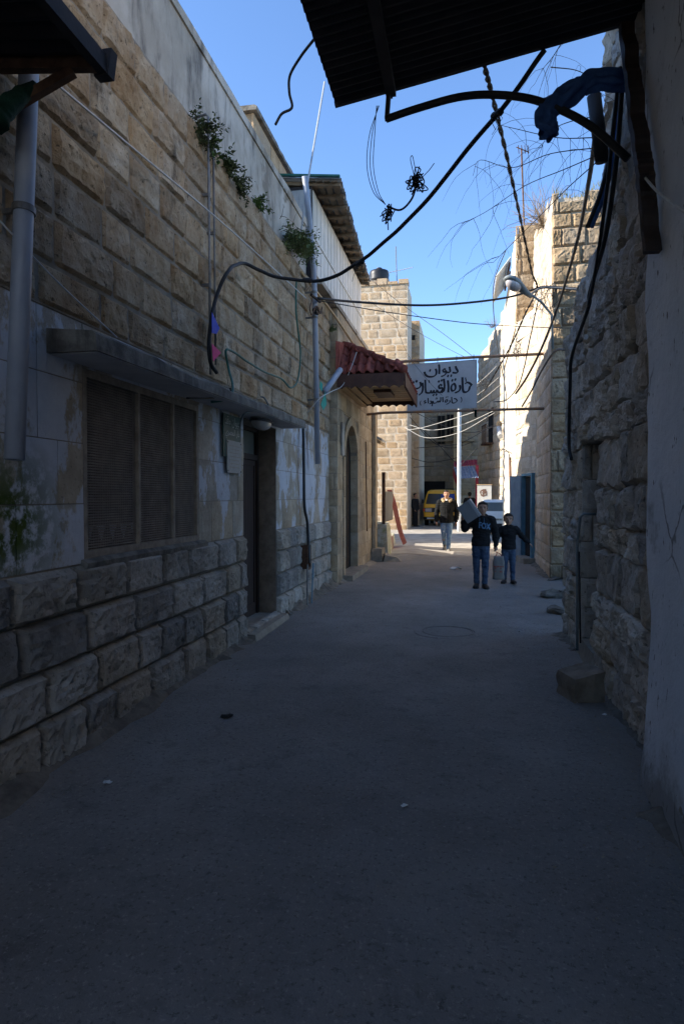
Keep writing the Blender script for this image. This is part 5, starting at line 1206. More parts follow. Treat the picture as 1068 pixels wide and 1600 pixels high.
# ================================================================== overhead awnings
RA = thing('corrugated_awning', 'dark corrugated iron awning overhanging the lane from the right', 'awning', (1.0, 4.7, 4.4))
far_l, far_r = PY(525, 166, 4.7), PY(962, 44, 4.7)
Ud = V(0, -1, 0); Vd = (far_r - far_l); wlen = Vd.length + .35
P0 = far_l.copy()
corrugated(P0, Ud, 6.5, Vd, wlen, .014, .075, seed=5, sub=6).build('sheet', 'darkmetal', RA, smooth=False)
v0 = PY(575, 150, 4.68); 
MB().bar(far_l + V(.42, -.02, .03), far_l + V(.42, -3.2, .03), .05, .05).build('purlin', 'darkmetal', RA)
p1 = far_l + Vd.normalized() * .40; MB().bar(p1 + V(0, -.03, .0), PY(604, 187, 4.64), .04, .03).build('bracket', 'darkmetal', RA)
MB().bar(p1 + V(0, .0, -.03), p1 + V(0, -3.2, -.03), .045, .05).build('purlin', 'darkmetal', RA)
MB().bar(far_l + V(.0, -.05, -.02), far_r + V(.2, -.05, .02), .035, .03).build('edge_bar', 'darkmetal', RA)
# the awning is nailed to a rotten timber on the right wall
tb = bez([PX(973, 40, .97), PX(985, 150, .93), PX(996, 240, .92), PX(1003, 290, .92), PX(1012, 395, .94)], 14)
m = MB(); rows = []
for i, p in enumerate(tb):
    wv = .034 + .03 * noise.noise(V(i * .31, 2, 0)) + .014 * noise.noise(V(i * 1.7, 9, 0)) - (.016 if i > len(tb) * .78 else 0); p = p + V(0, .03 * noise.noise(V(i * .23, 5, 0)), 0); rows.append([p + V(-.02, -wv, 0), p + V(.06, -wv, 0), p + V(.06, wv, .0), p + V(-.02, wv * .9, 0), p + V(-.03, .0, 0)])
m.rings(rows); tag(m.build('timber', 'door_wood'), 'dark rotten timber fixed down the edge of the plaster wall', 'timber')
# blue rag: a crumpled strip of cloth draped along the pipe
m = MB(); pr = bez([pp(985, 132, 4.6), pp(950, 125, 4.58), pp(915, 130, 4.56), pp(885, 150, 4.56), pp(862, 166, 4.55), pp(851, 184, 4.55), pp(856, 202, 4.55), pp(862, 214, 4.55)], 10); nk = 26; cnt = len(pr)
for lay in (0, .004):
    for i, p in enumerate(pr):
        t_ = i / (cnt - 1); d_ = (pr[min(i + 1, cnt - 1)] - pr[max(i - 1, 0)]).normalized(); x_ = d_.cross(V(0, 1, 0)).normalized(); y_ = d_.cross(x_)
        for k in range(nk + 1):
            a = R(-165 + 330 * k / nk) + .5 * noise.noise(V(t_ * 5, k * .1, 3)); rad = .042 + .02 * math.sin(t_ * 3.1) + .016 * math.sin(a * 4 + t_ * 22 + 3 * noise.noise(V(t_ * 6, 0, 0))) + .022 * noise.noise(V(a * 1.4, t_ * 12, 1)) + (.03 * abs(noise.noise(V(t_ * 9, 7, 0))) if k in (0, nk) else 0) - lay
            m.v.append(p + (x_ * math.cos(a) + y_ * math.sin(a)) * max(.012, rad))
    o_ = 0 if lay == 0 else cnt * (nk + 1)
    for i in range(cnt - 1):
        for k in range(nk): a = o_ + i * (nk + 1) + k; m.face(a, a + 1, a + nk + 2, a + nk + 1)
tag(m.build('rag', 'cloth_blue', smooth=True, fix=False), 'blue rag wrapped round the timber end below the corrugated awning', 'rag')
LA = thing('tin_awning', 'dark tin awning jutting into the top left corner', 'awning', (-2.4, 2.9, 3.8))
e0, e1 = PY(0, 102, 3.0), PY(148, 100, 3.0); e0 = V(-2.42, 3.0, e0.z)
corrugated(e1 + V(.02, .03, .03), (0, -1, 0), 6.0, e0 - e1, (e0 - e1).length + .02, .014, .12, seed=6).build('sheet', 'darkmetal', LA)
MB().bar(e1, e0, .05, .06).build('edge_bar', 'rust', LA); MB().bar(e1 + V(.02, .04, .02), e1 + V(.02, -2.4, .02), .05, .09).build('edge_bar', 'darkmetal', LA)
MB().hexa([e1 + V(-.03, .04, -.03), e1 + V(.05, .04, -.03), e1 + V(.05, .1, -.03), e1 + V(-.03, .1, -.03), e1 + V(-.05, .04, .1), e1 + V(.07, .04, .1), e1 + V(.07, .1, .1), e1 + V(-.05, .1, .1)]).build('end_cap', 'darkmetal', LA)
st_ = PX(30, 155, -2.30); MB().bar(e1 + V(-.12, 0, -.02), PX(0, 178, -2.36), .045, .045).build('strut', 'rust', LA)
m = MB(); pr = bez([PX(55, 135, -2.2), PX(35, 150, -2.22), PX(12, 162, -2.25), PX(3, 178, -2.27), PX(-8, 190, -2.28)], 6); rows = []
for i, p in enumerate(pr):
    t_ = i / (len(pr) - 1); rad = .03 + .035 * t_; d_ = (pr[min(i + 1, len(pr) - 1)] - pr[max(i - 1, 0)]).normalized(); x_ = d_.cross(V(0, 1, 0)).normalized(); y_ = d_.cross(x_)
    rows.append([p + (x_ * math.cos(a) + y_ * math.sin(a)) * rad * (1 + .5 * noise.noise(V(math.cos(a) * 2, math.sin(a) * 2, t_ * 7))) for a in [6.283 * k / 12 for k in range(12)]])
m.rings(rows); tag(m.build('rag', 'cloth_green', smooth=True), 'dark green rag tied round the strut of the tin awning', 'rag')
# dry vine hanging from the awning edge
r2 = random.Random(21); dv = thing('dry_vine', 'leafless dry vine twigs hanging against the sky below the corrugated awning', 'vine', pp(900, 230, 5.2))
main = [[(938, 240), (880, 265), (820, 290), (760, 330), (720, 350)], [(935, 250), (890, 290), (850, 330), (800, 380), (770, 410)], [(860, 105), (900, 110), (925, 125), (940, 150)], [(940, 180), (890, 190), (860, 205), (845, 230)], [(880, 62), (862, 90), (845, 110)], [(930, 215), (870, 215), (800, 200), (780, 195)], [(940, 230), (860, 240), (800, 262), (750, 250), (738, 275)]]
for q in main:
    path = bez([pp(u, v, 5.2 + r2.uniform(-.1, .3)) for u, v in q], 6); MB().tube(path, [.0045 * (1 - .7 * i / len(path)) for i in range(len(path))], 5).build('branch', 'twig', dv)
    m = MB()
    for k in range(11):
        p = path[r2.randint(2, len(path) - 1)].copy(); d = V(r2.gauss(-.2, .7), r2.gauss(0, .3), r2.gauss(-.2, .5)).normalized(); tp = [p.copy()]
        for s_ in range(7):
            d = (d + V(r2.gauss(0, .18), r2.gauss(0, .1), -.22 + r2.gauss(0, .12))).normalized(); p = p + d * r2.uniform(.04, .1); tp.append(p.copy())
        m.tube(tp, [.0018 - .00018 * i for i in range(8)], 4)
    m.build('twig', 'twig', dv)

# ================================================================== vehicles
def rr(hw, y0, y1, z, rad, n=5, hw2=None):
    out = []; hw2 = hw2 or hw
    for cx, cy, a0 in ((hw - rad, y0 + rad, -90), (hw2 - rad, y1 - rad, 0), (-hw2 + rad, y1 - rad, 90), (-hw + rad, y0 + rad, 180)):
        for i in range(n): a = R(a0 + 90 * i / (n - 1)); out.append(V(cx + rad * math.cos(a), cy + rad * math.sin(a), z))
    return out
def wheel(parent, x, y, rad, wd):
    t_ = MB().lathe((x - wd / 2, y, rad), [(rad * .62, 0), (rad * .95, .01), (rad, .05), (rad, wd - .05), (rad * .95, wd - .01), (rad * .62, wd)], 24, (1, 0, 0)).build('wheel', 'tyre', parent, local=True, smooth=True)
    MB().lathe((x - wd / 2 + .01, y, rad), [(0, -.0), (rad * .6, .01), (rad * .62, wd - .03), (0, wd - .02)], 20, (1, 0, 0)).build('rim', 'chrome', t_, local=True)
VN = thing('yellow_van', 'yellow boxy van parked nose towards the lane in the shade', 'van', (-1.40, 34.0, 0), rz=R(-3))
prof = [(.33, .80, .06), (.42, .88, .0), (.85, .92, .02), (1.08, .92, .05), (1.14, .91, .08), (1.74, .79, .47), (1.86, .74, .56), (1.93, .62, .75), (1.945, .4, 1.0)]
m = MB(); m.rings([rr(hw, y0, 4.3 - (.12 if z > 1.1 else 0) - (.3 if z > 1.9 else 0), z, .14 if z < 1.9 else .3) for z, hw, y0 in prof]); m.build('body', 'van_yellow', VN, smooth=False, local=True)
def vf(z):  # front y and half width at z
    for (za, ha, ya), (zb, hb, yb) in zip(prof[:-1], prof[1:]):
        if za <= z <= zb: t_ = (z - za) / (zb - za); return ya + (yb - ya) * t_, ha + (hb - ha) * t_
def fpanel(x0f, x1f, z0, z1, off, mat, name, parent=VN, th=.02):
    (ya, ha), (yb, hb) = vf(z0), vf(z1); m = MB()
    m.hexa([(x0f * (ha - .12), ya - off, z0), (x1f * (ha - .12), ya - off, z0), (x1f * (ha - .12), ya - off + th, z0), (x0f * (ha - .12), ya - off + th, z0), (x0f * (hb - .1), yb - off, z1), (x1f * (hb - .1), yb - off, z1), (x1f * (hb - .1), yb - off + th, z1), (x0f * (hb - .1), yb - off + th, z1)])
    return m.build(name, mat, parent, local=True)
ws = fpanel(-1, 1, 1.18, 1.72, .012, 'glass', 'windscreen'); fpanel(.0, .98, 1.22, 1.70, .018, 'screen_blue', 'blue_panel', ws, .004)  # flat blue sheet laid over one half of the windscreen
fpanel(-1.06, 1.06, .74, .98, .012, 'black', 'grille')
for s_ in (-1, 1):
    MB().box(s_ * .62 - .17, s_ * .62 + .17, -.02, .0, .77, .95).build('headlight', 'lens', VN, local=True)
    MB().box(s_ * .86 - .05, s_ * .86 + .05, -.0, .05, .80, .93).build('indicator', 'red_light', VN, local=True)
    MB().box(s_ * .99 - .06, s_ * .99 + .06, .42, .48, 1.2, 1.42).bar((s_ * .9, .4, 1.25), (s_ * .99, .45, 1.3), .03, .03).build('mirror', 'black', VN, local=True)
    for y0_, y1_ in ((.62, 1.5), (1.62, 2.8), (2.9, 3.9)):
        xx = lambda z: .915 - (z - 1.14) * .2
        MB().hexa([(s_ * (xx(1.2) + .006), y0_, 1.2), (s_ * (xx(1.2) - .02), y0_, 1.2), (s_ * (xx(1.2) - .02), y1_, 1.2), (s_ * (xx(1.2) + .006), y1_, 1.2), (s_ * (xx(1.68) + .006), y0_ + .1, 1.68), (s_ * (xx(1.68) - .02), y0_ + .1, 1.68), (s_ * (xx(1.68) - .02), y1_, 1.68), (s_ * (xx(1.68) + .006), y1_, 1.68)]).build('side_window', 'glass', VN, local=True)
bm_ = MB(); bm_.rings([rr(.9, -.08, .5, z, .1) for z in (.36, .5)]); bm_.build('bumper', 'black', VN, local=True)
MB().box(-.7, -.3, -.1, -.085, .40, .46).build('bumper_strip', 'paper', VN, local=True); MB().box(.5, .85, -.1, -.085, .40, .46).build('bumper_strip', 'paper', VN, local=True)
MB().box(-.26, .26, -.1, -.085, .52, .63).build('number_plate', 'plate_yellow', VN, local=True)
m = MB(); m.box(-.6, .6, 1.2, 2.6, 1.97, 2.0)
for x in (-.5, .5): m.box(x - .02, x + .02, 1.3, 1.34, 1.93, 1.97); m.box(x - .02, x + .02, 2.4, 2.44, 1.93, 1.97)
m.build('roof_rack', 'black', VN, local=True)
for sx_ in (-1, 1):
    for y in (.75, 3.4): wheel(VN, sx_ * .80, y, .32, .2)
CR = thing('white_car', 'white hatchback parked tail on beside the sunlit right wall', 'car', (1.22, 26.4, 0))
prof2 = [(.28, .74, .1, 3.8), (.4, .80, .0, 3.9), (.72, .82, .0, 3.92), (.9, .81, .05, 3.8), (.96, .79, .08, 2.9), (1.36, .62, .45, 2.1), (1.43, .56, .6, 1.95), (1.455, .4, .8, 1.7)]
m = MB(); m.rings([rr(hw, ya_, yb_, z, .16) for z, hw, ya_, yb_ in prof2]); m.build('body', 'car_white', CR, local=True, smooth=False)
MB().hexa([(-.60, .095, .99), (.60, .095, .99), (.60, .13, .99), (-.60, .13, .99), (-.48, .405, 1.34), (.48, .405, 1.34), (.48, .43, 1.34), (-.48, .43, 1.34)]).build('rear_window', 'glass_dusty', CR, local=True)
for s_ in (-1, 1):
    MB().box(s_ * .66 - .11, s_ * .66 + .11, -.012, .02, .66, .80).build('tail_light', 'red_light', CR, local=True)
    for ya_, yb_ in ((.55, 1.4), (1.48, 2.3)): MB().hexa([(s_ * .785, ya_, 1.0), (s_ * .76, ya_, 1.0), (s_ * .76, yb_ + .3, 1.0), (s_ * .785, yb_ + .3, 1.0), (s_ * .645, ya_ + .1, 1.32), (s_ * .62, ya_ + .1, 1.32), (s_ * .62, yb_, 1.32), (s_ * .645, yb_, 1.32)]).build('side_window', 'glass', CR, local=True)
m = MB(); m.rings([rr(.83, -.07, .4, z, .12) for z in (.32, .5)]); m.build('bumper', 'black', CR, local=True)
MB().box(-.26, .26, -.013, -.002, .60, .71).build('number_plate', 'plate', CR, local=True)
m = MB()
for i in range(7): m.box(-.2 + i * .06, -.165 + i * .06, -.0155, -.0132, .62, .69)
m.build('plate_digits', 'black', CR, local=True)
for sx_ in (-1, 1):
    for y in (.7, 3.1): wheel(CR, sx_ * .73, y, .28, .17)

# ================================================================== people
def remesh(m, vox, name, mat, parent, disp=None, it=3):
    me = m.mesh('tmp'); bm = bmesh.new(); bm.from_mesh(me); bmesh.ops.recalc_face_normals(bm, faces=bm.faces); bm.to_mesh(me); bm.free()
    ob = bpy.data.objects.new('tmp', me); C.objects.link(ob)
    md = ob.modifiers.new('r', 'REMESH'); md.mode = 'VOXEL'; md.voxel_size = vox
    sm = ob.modifiers.new('s', 'SMOOTH'); sm.iterations = it; sm.factor = .5
    bpy.context.view_layer.update(); dg = bpy.context.evaluated_depsgraph_get(); ne = bpy.data.meshes.new_from_object(ob.evaluated_get(dg))
    bpy.data.objects.remove(ob); bpy.data.meshes.remove(me)
    if disp:
        ns = [v_.normal.copy() for v_ in ne.vertices]
        for v_, n_ in zip(ne.vertices, ns): v_.co += n_ * disp(v_.co)
    ne.materials.clear(); ne.materials.append(M[mat]); ne.polygons.foreach_set('use_smooth', [True] * len(ne.polygons)); ne.update()
    ne.name = name; o = bpy.data.objects.new(name, ne); C.objects.link(o); o.parent = parent; return o
def limb(m, pts, rs, n=12):
    """tapered limb with a rounded end on both sides"""
    P_ = bez(pts, 5); k = len(P_) - 1; R_ = []
    for i in range(k + 1):
        t_ = i / k * (len(rs) - 1); a = int(min(t_, len(rs) - 2)); f = t_ - a; x, y = rs[a], rs[a + 1]
        x = x if isinstance(x, tuple) else (x, x); y = y if isinstance(y, tuple) else (y, y); R_.append((x[0] + (y[0] - x[0]) * f, x[1] + (y[1] - x[1]) * f))
    m.tube(P_, R_, n); m.ball(P_[0], min(R_[0]), min(R_[0]), min(R_[0]), 10, 6); m.ball(P_[-1], min(R_[-1]), min(R_[-1]), min(R_[-1]), 10, 6)
def hand(m, w, d, nrm, s, side, curl=.5):
    """w wrist, d pointing along the hand, nrm out of the back of the hand, side = direction towards the thumb"""
    d = d.normalized(); nrm = (nrm - d * nrm.dot(d)).normalized(); t_ = d.cross(nrm) * side
    m.tube([w - d * .01 * s, w + d * .03 * s, w + d * .085 * s], [(.026 * s, .018 * s), (.036 * s, .017 * s), (.036 * s, .014 * s)], 10)
    for i, (off, L) in enumerate(((.028, .068), (.010, .076), (-.009, .072), (-.027, .056))):
        p = w + d * .08 * s + t_ * off * s; a = curl * .35; pts = [p - d * .02 * s]
        for k in range(3): dd = d * math.cos(a) - nrm * math.sin(a); p = p + dd * L * s / 3; pts.append(p); a += curl * .65
        m.tube(pts, [.0095 * s, .0095 * s, .0088 * s, .0078 * s], 7)
    p = w + d * .025 * s + t_ * .03 * s; q = p + (d * .6 + t_ * .75).normalized() * .04 * s; q2 = q + (d * .95 + t_ * .1 - nrm * .3).normalized() * .035 * s
    m.tube([p - t_ * .02 * s, q, q2], [.013 * s, .0115 * s, .009 * s], 8)
def person(name, label, loc, H, P, rz=0, hh=.135, skin='skin', top='hoodie', trs='jeans_dark', shoe='boot', bulk=1.0, hs=1.0, disp=None, look=0.0, hair='hair', vox=.009, robe=False, face=True, hairH=1.0):
    t_ = thing(name, label, 'person', loc, rz=rz); g = lambda k: Vector(P[k]) * H
    # joints
    hc = V(P.get('hx', 0) * H, P.get('hy', -.012) * H, H * (1 - hh / 2)); h_ = hh * H
    neck = V(P.get('hx', 0) * H * .8, .004 * H, .835 * H)
    # ---- body
    m = MB()
    m.rings([[V(c[0] * H + rx * H * math.cos(a), c[1] * H + ry * H * math.sin(a), z * H) for a in [6.2832 * i / 16 for i in range(16)]] for z, rx, ry, c in ((.47, .07, .05, P['pel']), (.52, .08, .055, P['pel']), (.60, .07, .048, P['wai']), (.70, .085, .056, P['che']), (.78, .09, .05, P['che']), (.825, .05, .04, P['che']))])
    limb(m, [V(P['che'][0] * H, P['che'][1] * H + .005 * H, .80 * H), neck, hc + V(0, .012 * H, -h_ * .25)], [.034 * H, .03 * H, .03 * H])
    for s_ in 'RL':
        limb(m, [g('sh' + s_), g('el' + s_), g('wr' + s_)], [.03 * H, .024 * H, .024 * H, .017 * H])
        limb(m, [g('hi' + s_), g('kn' + s_), g('an' + s_)], [.05 * H, .036 * H, .03 * H, .02 * H])
        sd = -1 if s_ == 'R' else 1
        hd = Vector(P.get('hd' + s_, tuple(g('wr' + s_) - g('el' + s_)))); hn = Vector(P.get('hn' + s_, (sd, .15, 0)))
        hand(m, g('wr' + s_), hd, hn, hs * H / 1.75, P.get('th' + s_, -sd), P.get('cu' + s_, .6))
    rot = Matrix.Rotation(look, 3, 'Z')
    def hp(x, y, z): return hc + rot @ V(x * h_, y * h_, z * h_)
    m.ball(hp(0, .06, .10), .37 * h_, .43 * h_, .40 * h_, 18, 12, rot); m.ball(hp(0, -.08, -.12), .30 * h_, .33 * h_, .36 * h_, 18, 12, rot); m.ball(hp(0, -.20, -.34), .17 * h_, .17 * h_, .14 * h_, 12, 8, rot)
    m.tube([hp(0, -.38, .08), hp(0, -.455, -.08), hp(0, -.43, -.12)], [.04 * h_, .062 * h_, .05 * h_], 8)
    m.ball(hp(0, -.36, -.235), .10 * h_, .06 * h_, .05 * h_, 10, 6, rot)
    for s_ in (-1, 1):
        m.ball(hp(s_ * .365, .05, -.03), .045 * h_, .085 * h_, .13 * h_, 10, 7, rot); m.ball(hp(s_ * .16, -.33, .13), .11 * h_, .06 * h_, .045 * h_, 10, 6, rot); m.ball(hp(s_ * .19, -.27, -.10), .09 * h_, .08 * h_, .09 * h_, 10, 6, rot)
    remesh(m, vox, 'body', skin, t_, it=2)
    if face:
        for s_ in (-1, 1):
            MB().ball(hp(s_ * .155, -.378, .035), .045 * h_, .02 * h_, .022 * h_, 10, 6, rot).build('eye', 'eye', t_, local=True, smooth=True)
            MB().tube([hp(s_ * .06, -.405, .125), hp(s_ * .15, -.40, .15), hp(s_ * .25, -.35, .125)], [.009 * h_, .013 * h_, .006 * h_], 6).build('eyebrow', 'hair', t_, local=True)
        MB().tube([hp(-.11, -.38, -.245), hp(0, -.425, -.235), hp(.11, -.38, -.245)], [.012 * h_, .026 * h_, .012 * h_], 6).build('mouth', 'lip', t_, local=True, smooth=True)
    # ---- hair
    m = MB(); m.ball(hp(0, .09, .16), .405 * h_, .44 * h_, .385 * h_ * hairH, 18, 12, rot); m.ball(hp(0, -.16, .36), .30 * h_, .20 * h_, .13 * h_ * hairH, 14, 8, rot); m.ball(hp(0, .2, -.02), .36 * h_, .27 * h_, .36 * h_, 14, 8, rot)
    for s_ in (-1, 1): m.ball(hp(s_ * .335, -.02, .08), .05 * h_, .12 * h_, .17 * h_, 8, 6, rot)
    hcz = hc.z
    o = remesh(m, vox * .8, 'hair', hair, t_, lambda c: .006 * noise.noise(c * 60) + .004 * noise.noise(c * 130), it=1)
    # trim hair off the face
    me = o.data; bm = bmesh.new(); bm.from_mesh(me); bad = []
    for v_ in bm.verts:
        l = (rot.transposed() @ (v_.co - hc)) / h_
        if l.y < -.14 and l.z < .315 - .22 * abs(l.x): bad.append(v_)
        elif l.y < .02 and l.z < -.06: bad.append(v_)
    bmesh.ops.delete(bm, geom=bad, context='VERTS'); bm.to_mesh(me); bm.free()
    # ---- garment on the upper body
    b = bulk; m = MB(); zb = P.get('hem', .475)
    rg = [(zb, .094 * b, .068 * b, P['pel']), (zb + .015, .096 * b, .070 * b, P['pel']), (.55, .094 * b, .067 * b, P['pel']), (.61, .088 * b, .063 * b, P['wai']), (.70, .098 * b, .068 * b, P['che']), (.775, .104 * b, .063 * b, P['che']), (.812, .082 * b, .054 * b, P['che']), (.84, .05, .045, P['che'])]
    if robe: rg = [(.05, .105, .085, P['pel']), (.3, .10, .08, P['pel'])] + rg
    m.rings([[V(c[0] * H + rx * H * math.cos(a), c[1] * H + ry * H * math.sin(a), z * H) for a in [6.2832 * i / 20 for i in range(20)]] for z, rx, ry, c in rg])
    for s_ in 'RL':
        e, w_ = g('el' + s_), g('wr' + s_); ce = e.lerp(w_, .93)
        sh = g('sh' + s_); ch = V(P['che'][0] * H, P['che'][1] * H, .785 * H)
        limb(m, [sh.lerp(ch, .45), sh, sh.lerp(e, .5), e, e.lerp(w_, .5), ce], [.045 * H * b, .043 * H * b, .04 * H * b, .036 * H * b, .033 * H * b, .026 * H * b])
    df = disp or (lambda c: .014 * noise.noise(Vector((c.x * 8, c.y * 8, c.z * 13))) + .009 * noise.noise(Vector((c.x * 15, c.y * 15, c.z * 34))))
    gm = remesh(m, vox * 1.1, 'jacket' if top == 'puffer' else 'coat' if robe else 'hoodie' if top == 'hoodie' else 'sweater', top if top != 'sweater' else 'hoodie', t_, df, it=3)
    # ---- trousers
    m = MB()
    m.rings([[V(P['pel'][0] * H + rx * H * math.cos(a), P['pel'][1] * H + ry * H * math.sin(a), z * H) for a in [6.2832 * i / 18 for i in range(18)]] for z, rx, ry in ((.445, .075, .058), (.475, .087, .062), (.53, .085, .058))])
    for s_ in 'RL':
        hi, kn, an_ = g('hi' + s_), g('kn' + s_), g('an' + s_)
        limb(m, [hi, hi.lerp(kn, .5), kn, kn.lerp(an_, .5), an_ + V(0, 0, .004 * H)], [.057 * H, .052 * H, .042 * H, .037 * H, .033 * H])
    remesh(m, vox * 1.1, 'trousers', trs, t_, lambda c: .010 * noise.noise(Vector((c.x * 10, c.y * 10, c.z * 22))) + .006 * noise.noise(c * 34), it=3)
    # ---- shoes
    for s_ in 'RL':
        a = g('an' + s_); yw = P.get('ft' + s_, 0); rz_ = Matrix.Rotation(yw, 3, 'Z'); pt = P.get('tip' + s_, 0); rx_ = Matrix.Rotation(pt, 3, 'X'); k = H / 1.75 * (1.22 if shoe == 'boot' else 1.05)
        f = lambda x, y, z: V(a.x, a.y, a.z - .065 * k) + rz_ @ (rx_ @ V(x * k, y * k, z * k))
        m = MB(); m.tube([f(0, .06, .03), f(0, .0, .035), f(0, -.08, .032), f(0, -.15, .027), f(0, -.185, .02)], [(.036 * k, .03 * k), (.04 * k, .045 * k), (.045 * k, .036 * k), (.044 * k, .026 * k), (.026 * k, .014 * k)], 12); m.tube([f(0, .005, .03), f(0, .012, .11)], [.042 * k, .043 * k], 12)
        so = remesh(m, .007, 'shoe', shoe, t_, it=2)
        m = MB(); ring = [(.0, .085), (.036, .06), (.038, 0), (.046, -.09), (.04, -.16), (.0, -.2), (-.04, -.16), (-.046, -.09), (-.038, 0), (-.036, .06)]
        m.rings([[f(x, y, z) for x, y in ring] for z in (-.004, .018)]); m.build('sole', 'sole' if shoe == 'shoe' else 'boot', so, local=True)
    return t_, gm
# ---- man in the puffer jacket
Pm = dict(pel=(0, 0), wai=(0, -.004), che=(0, -.008), hx=-.004, hem=.46, shR=(-.115, 0, .80), elR=(-.165, .02, .63), wrR=(-.165, -.03, .49), shL=(.115, 0, .80), elL=(.165, .04, .63), wrL=(.155, .0, .485),
          hiR=(-.05, 0, .50), knR=(-.048, -.035, .285), anR=(-.035, .10, .075), hiL=(.05, 0, .50), knL=(.045, -.06, .28), anL=(.03, -.12, .038), tipR=.5, tipL=-.15, ftR=-.1, ftL=.15)
man, jk = person('person', 'man in dark quilted puffer jacket and faded jeans striding down the lane', (-.60, 19.0, 0), 1.77, Pm, top='puffer', trs='jeans_light', shoe='shoe', bulk=1.22, hh=.13, vox=.011,
                 disp=lambda c: .011 * (abs(math.sin(math.pi * c.z / .062)) ** .5) - .008 + .006 * noise.noise(c * 14))
m = MB(); P_ = [V(.15 * math.cos(a), -.01 + .10 * math.sin(a), 1.465 - .035 * math.sin(a)) for a in [R(-60 + 300 * i / 20) for i in range(21)]]; P_ = [V(.135 * math.cos(a), -.0 + .105 * math.sin(a), 1.475 + .04 * math.sin(a)) for a in [R(-68 + 316 * i / 24) for i in range(25)]]
m.tube(P_, .05, 10); remesh(m, .012, 'fur_collar', 'fur', man, lambda c: .014 * noise.noise(c * 45), it=1)
MB().ball((0, -.085, 1.42), .05, .03, .09).build('shirt', 'shirt_white', man, local=True, smooth=True)
m = MB(); m.tube([(-.0, -.148, 1.30), (0, -.162, 1.1), (0, -.15, .86)], .008, 6); m.build('zip', 'black', man, local=True)
# ---- boy carrying a box
Pb = dict(pel=(0, 0), wai=(.004, 0), che=(.008, 0), hx=.018, hem=.485, shR=(-.10, 0, .795), elR=(-.185, .0, .68), wrR=(-.205, -.09, .775), hdR=(-.1, -.2, 1), hnR=(-1, .1, -.1), cuR=.3, shL=(.118, 0, .79), elL=(.165, .025, .63), wrL=(.172, -.01, .485),
          hiR=(-.05, 0, .49), knR=(-.052, -.015, .275), anR=(-.047, .0, .042), hiL=(.05, 0, .49), knL=(.05, -.03, .28), anL=(.045, -.035, .042), ftR=-.15, ftL=.2, cuL=1.3)
boy, hj = person('person', 'taller boy in black printed hoodie carrying a grey box on his shoulder', (.23, 11.42, .01), 1.49, Pb, hh=.152, skin='skin_child', top='hoodie', trs='jeans_dark', bulk=1.16, hs=1.0, look=.0)
# hood roll and print
m = MB(); m.tube([V(.012 + .085 * math.cos(a), .03 + .075 * math.sin(a), 1.235 + .035 * math.sin(a)) for a in [R(-50 + 280 * i / 20) for i in range(21)]], .034, 10); remesh(m, .011, 'hood', 'hoodie', boy, lambda c: .008 * noise.noise(c * 15), it=2)
for s_ in (-1, 1): MB().tube([(.012 + s_ * .035, -.10, 1.21), (.012 + s_ * .038, -.118, 1.15), (.012 + s_ * .036, -.122, 1.10)], .0028, 6).build('drawstring', 'fox_print', boy, local=True)
vs, fs = text_mesh('FOX', .2); xs = [v_.x for v_ in vs]; ys = [v_.y for v_ in vs]; bv = BVHTree.FromPolygons([v_.co for v_ in hj.data.vertices], [tuple(p.vertices) for p in hj.data.polygons])
bm = bmesh.new(); bvv = [bm.verts.new(((v_.x - (min(xs) + max(xs)) / 2) / (max(xs) - min(xs)), (v_.y - (min(ys) + max(ys)) / 2) / (max(ys) - min(ys)), 0)) for v_ in vs]
for f in fs: bm.faces.new([bvv[i] for i in f])
bmesh.ops.solidify(bm, geom=bm.faces[:], thickness=0)
bmesh.ops.triangulate(bm, faces=bm.faces[:]); bmesh.ops.subdivide_edges(bm, edges=bm.edges[:], cuts=2)
# thicken the strokes by placing two slightly offset copies
me = bpy.data.meshes.new('print'); bm.to_mesh(me); bm.free()
m = MB(); lay = 0
for dx, dz in ((0, 0), (.006, .004), (-.006, -.004), (.006, -.004)):
    k = len(m.v); lay += .0006
    for v_ in me.vertices:
        x = .06 + v_.co.x * .19 + dx; z = 1.075 + v_.co.y * .10 + dz - v_.co.x * .03; h_ = bv.ray_cast(V(x, -1, z), V(0, 1, 0)); m.v.append(V(x, (h_[0].y if h_[0] else -.1) - .003 - lay, z))
    for p in me.polygons: m.face(*[k + i for i in p.vertices])
m.build('print', 'fox_print', boy, local=True, fix=False)
bx_c = V(.23 - .217, 11.42 - .12, 1.33); aa = V(.826, -.10, .564).normalized(); bb = V(.564, 0, -.826); bb = (bb - aa * bb.dot(aa)).normalized(); cc_ = aa.cross(bb)
bxo = thing('carton', 'grey lidded box carried on the taller boy\'s shoulder', 'box', bx_c)
MB().obox(bx_c, aa * .118, bb * .165, cc_ * .10).build('carton_body', 'box_grey', bxo)
MB().obox(bx_c + aa * .128, aa * .022, bb * .170, cc_ * .106).build('lid', 'box_top', bxo)
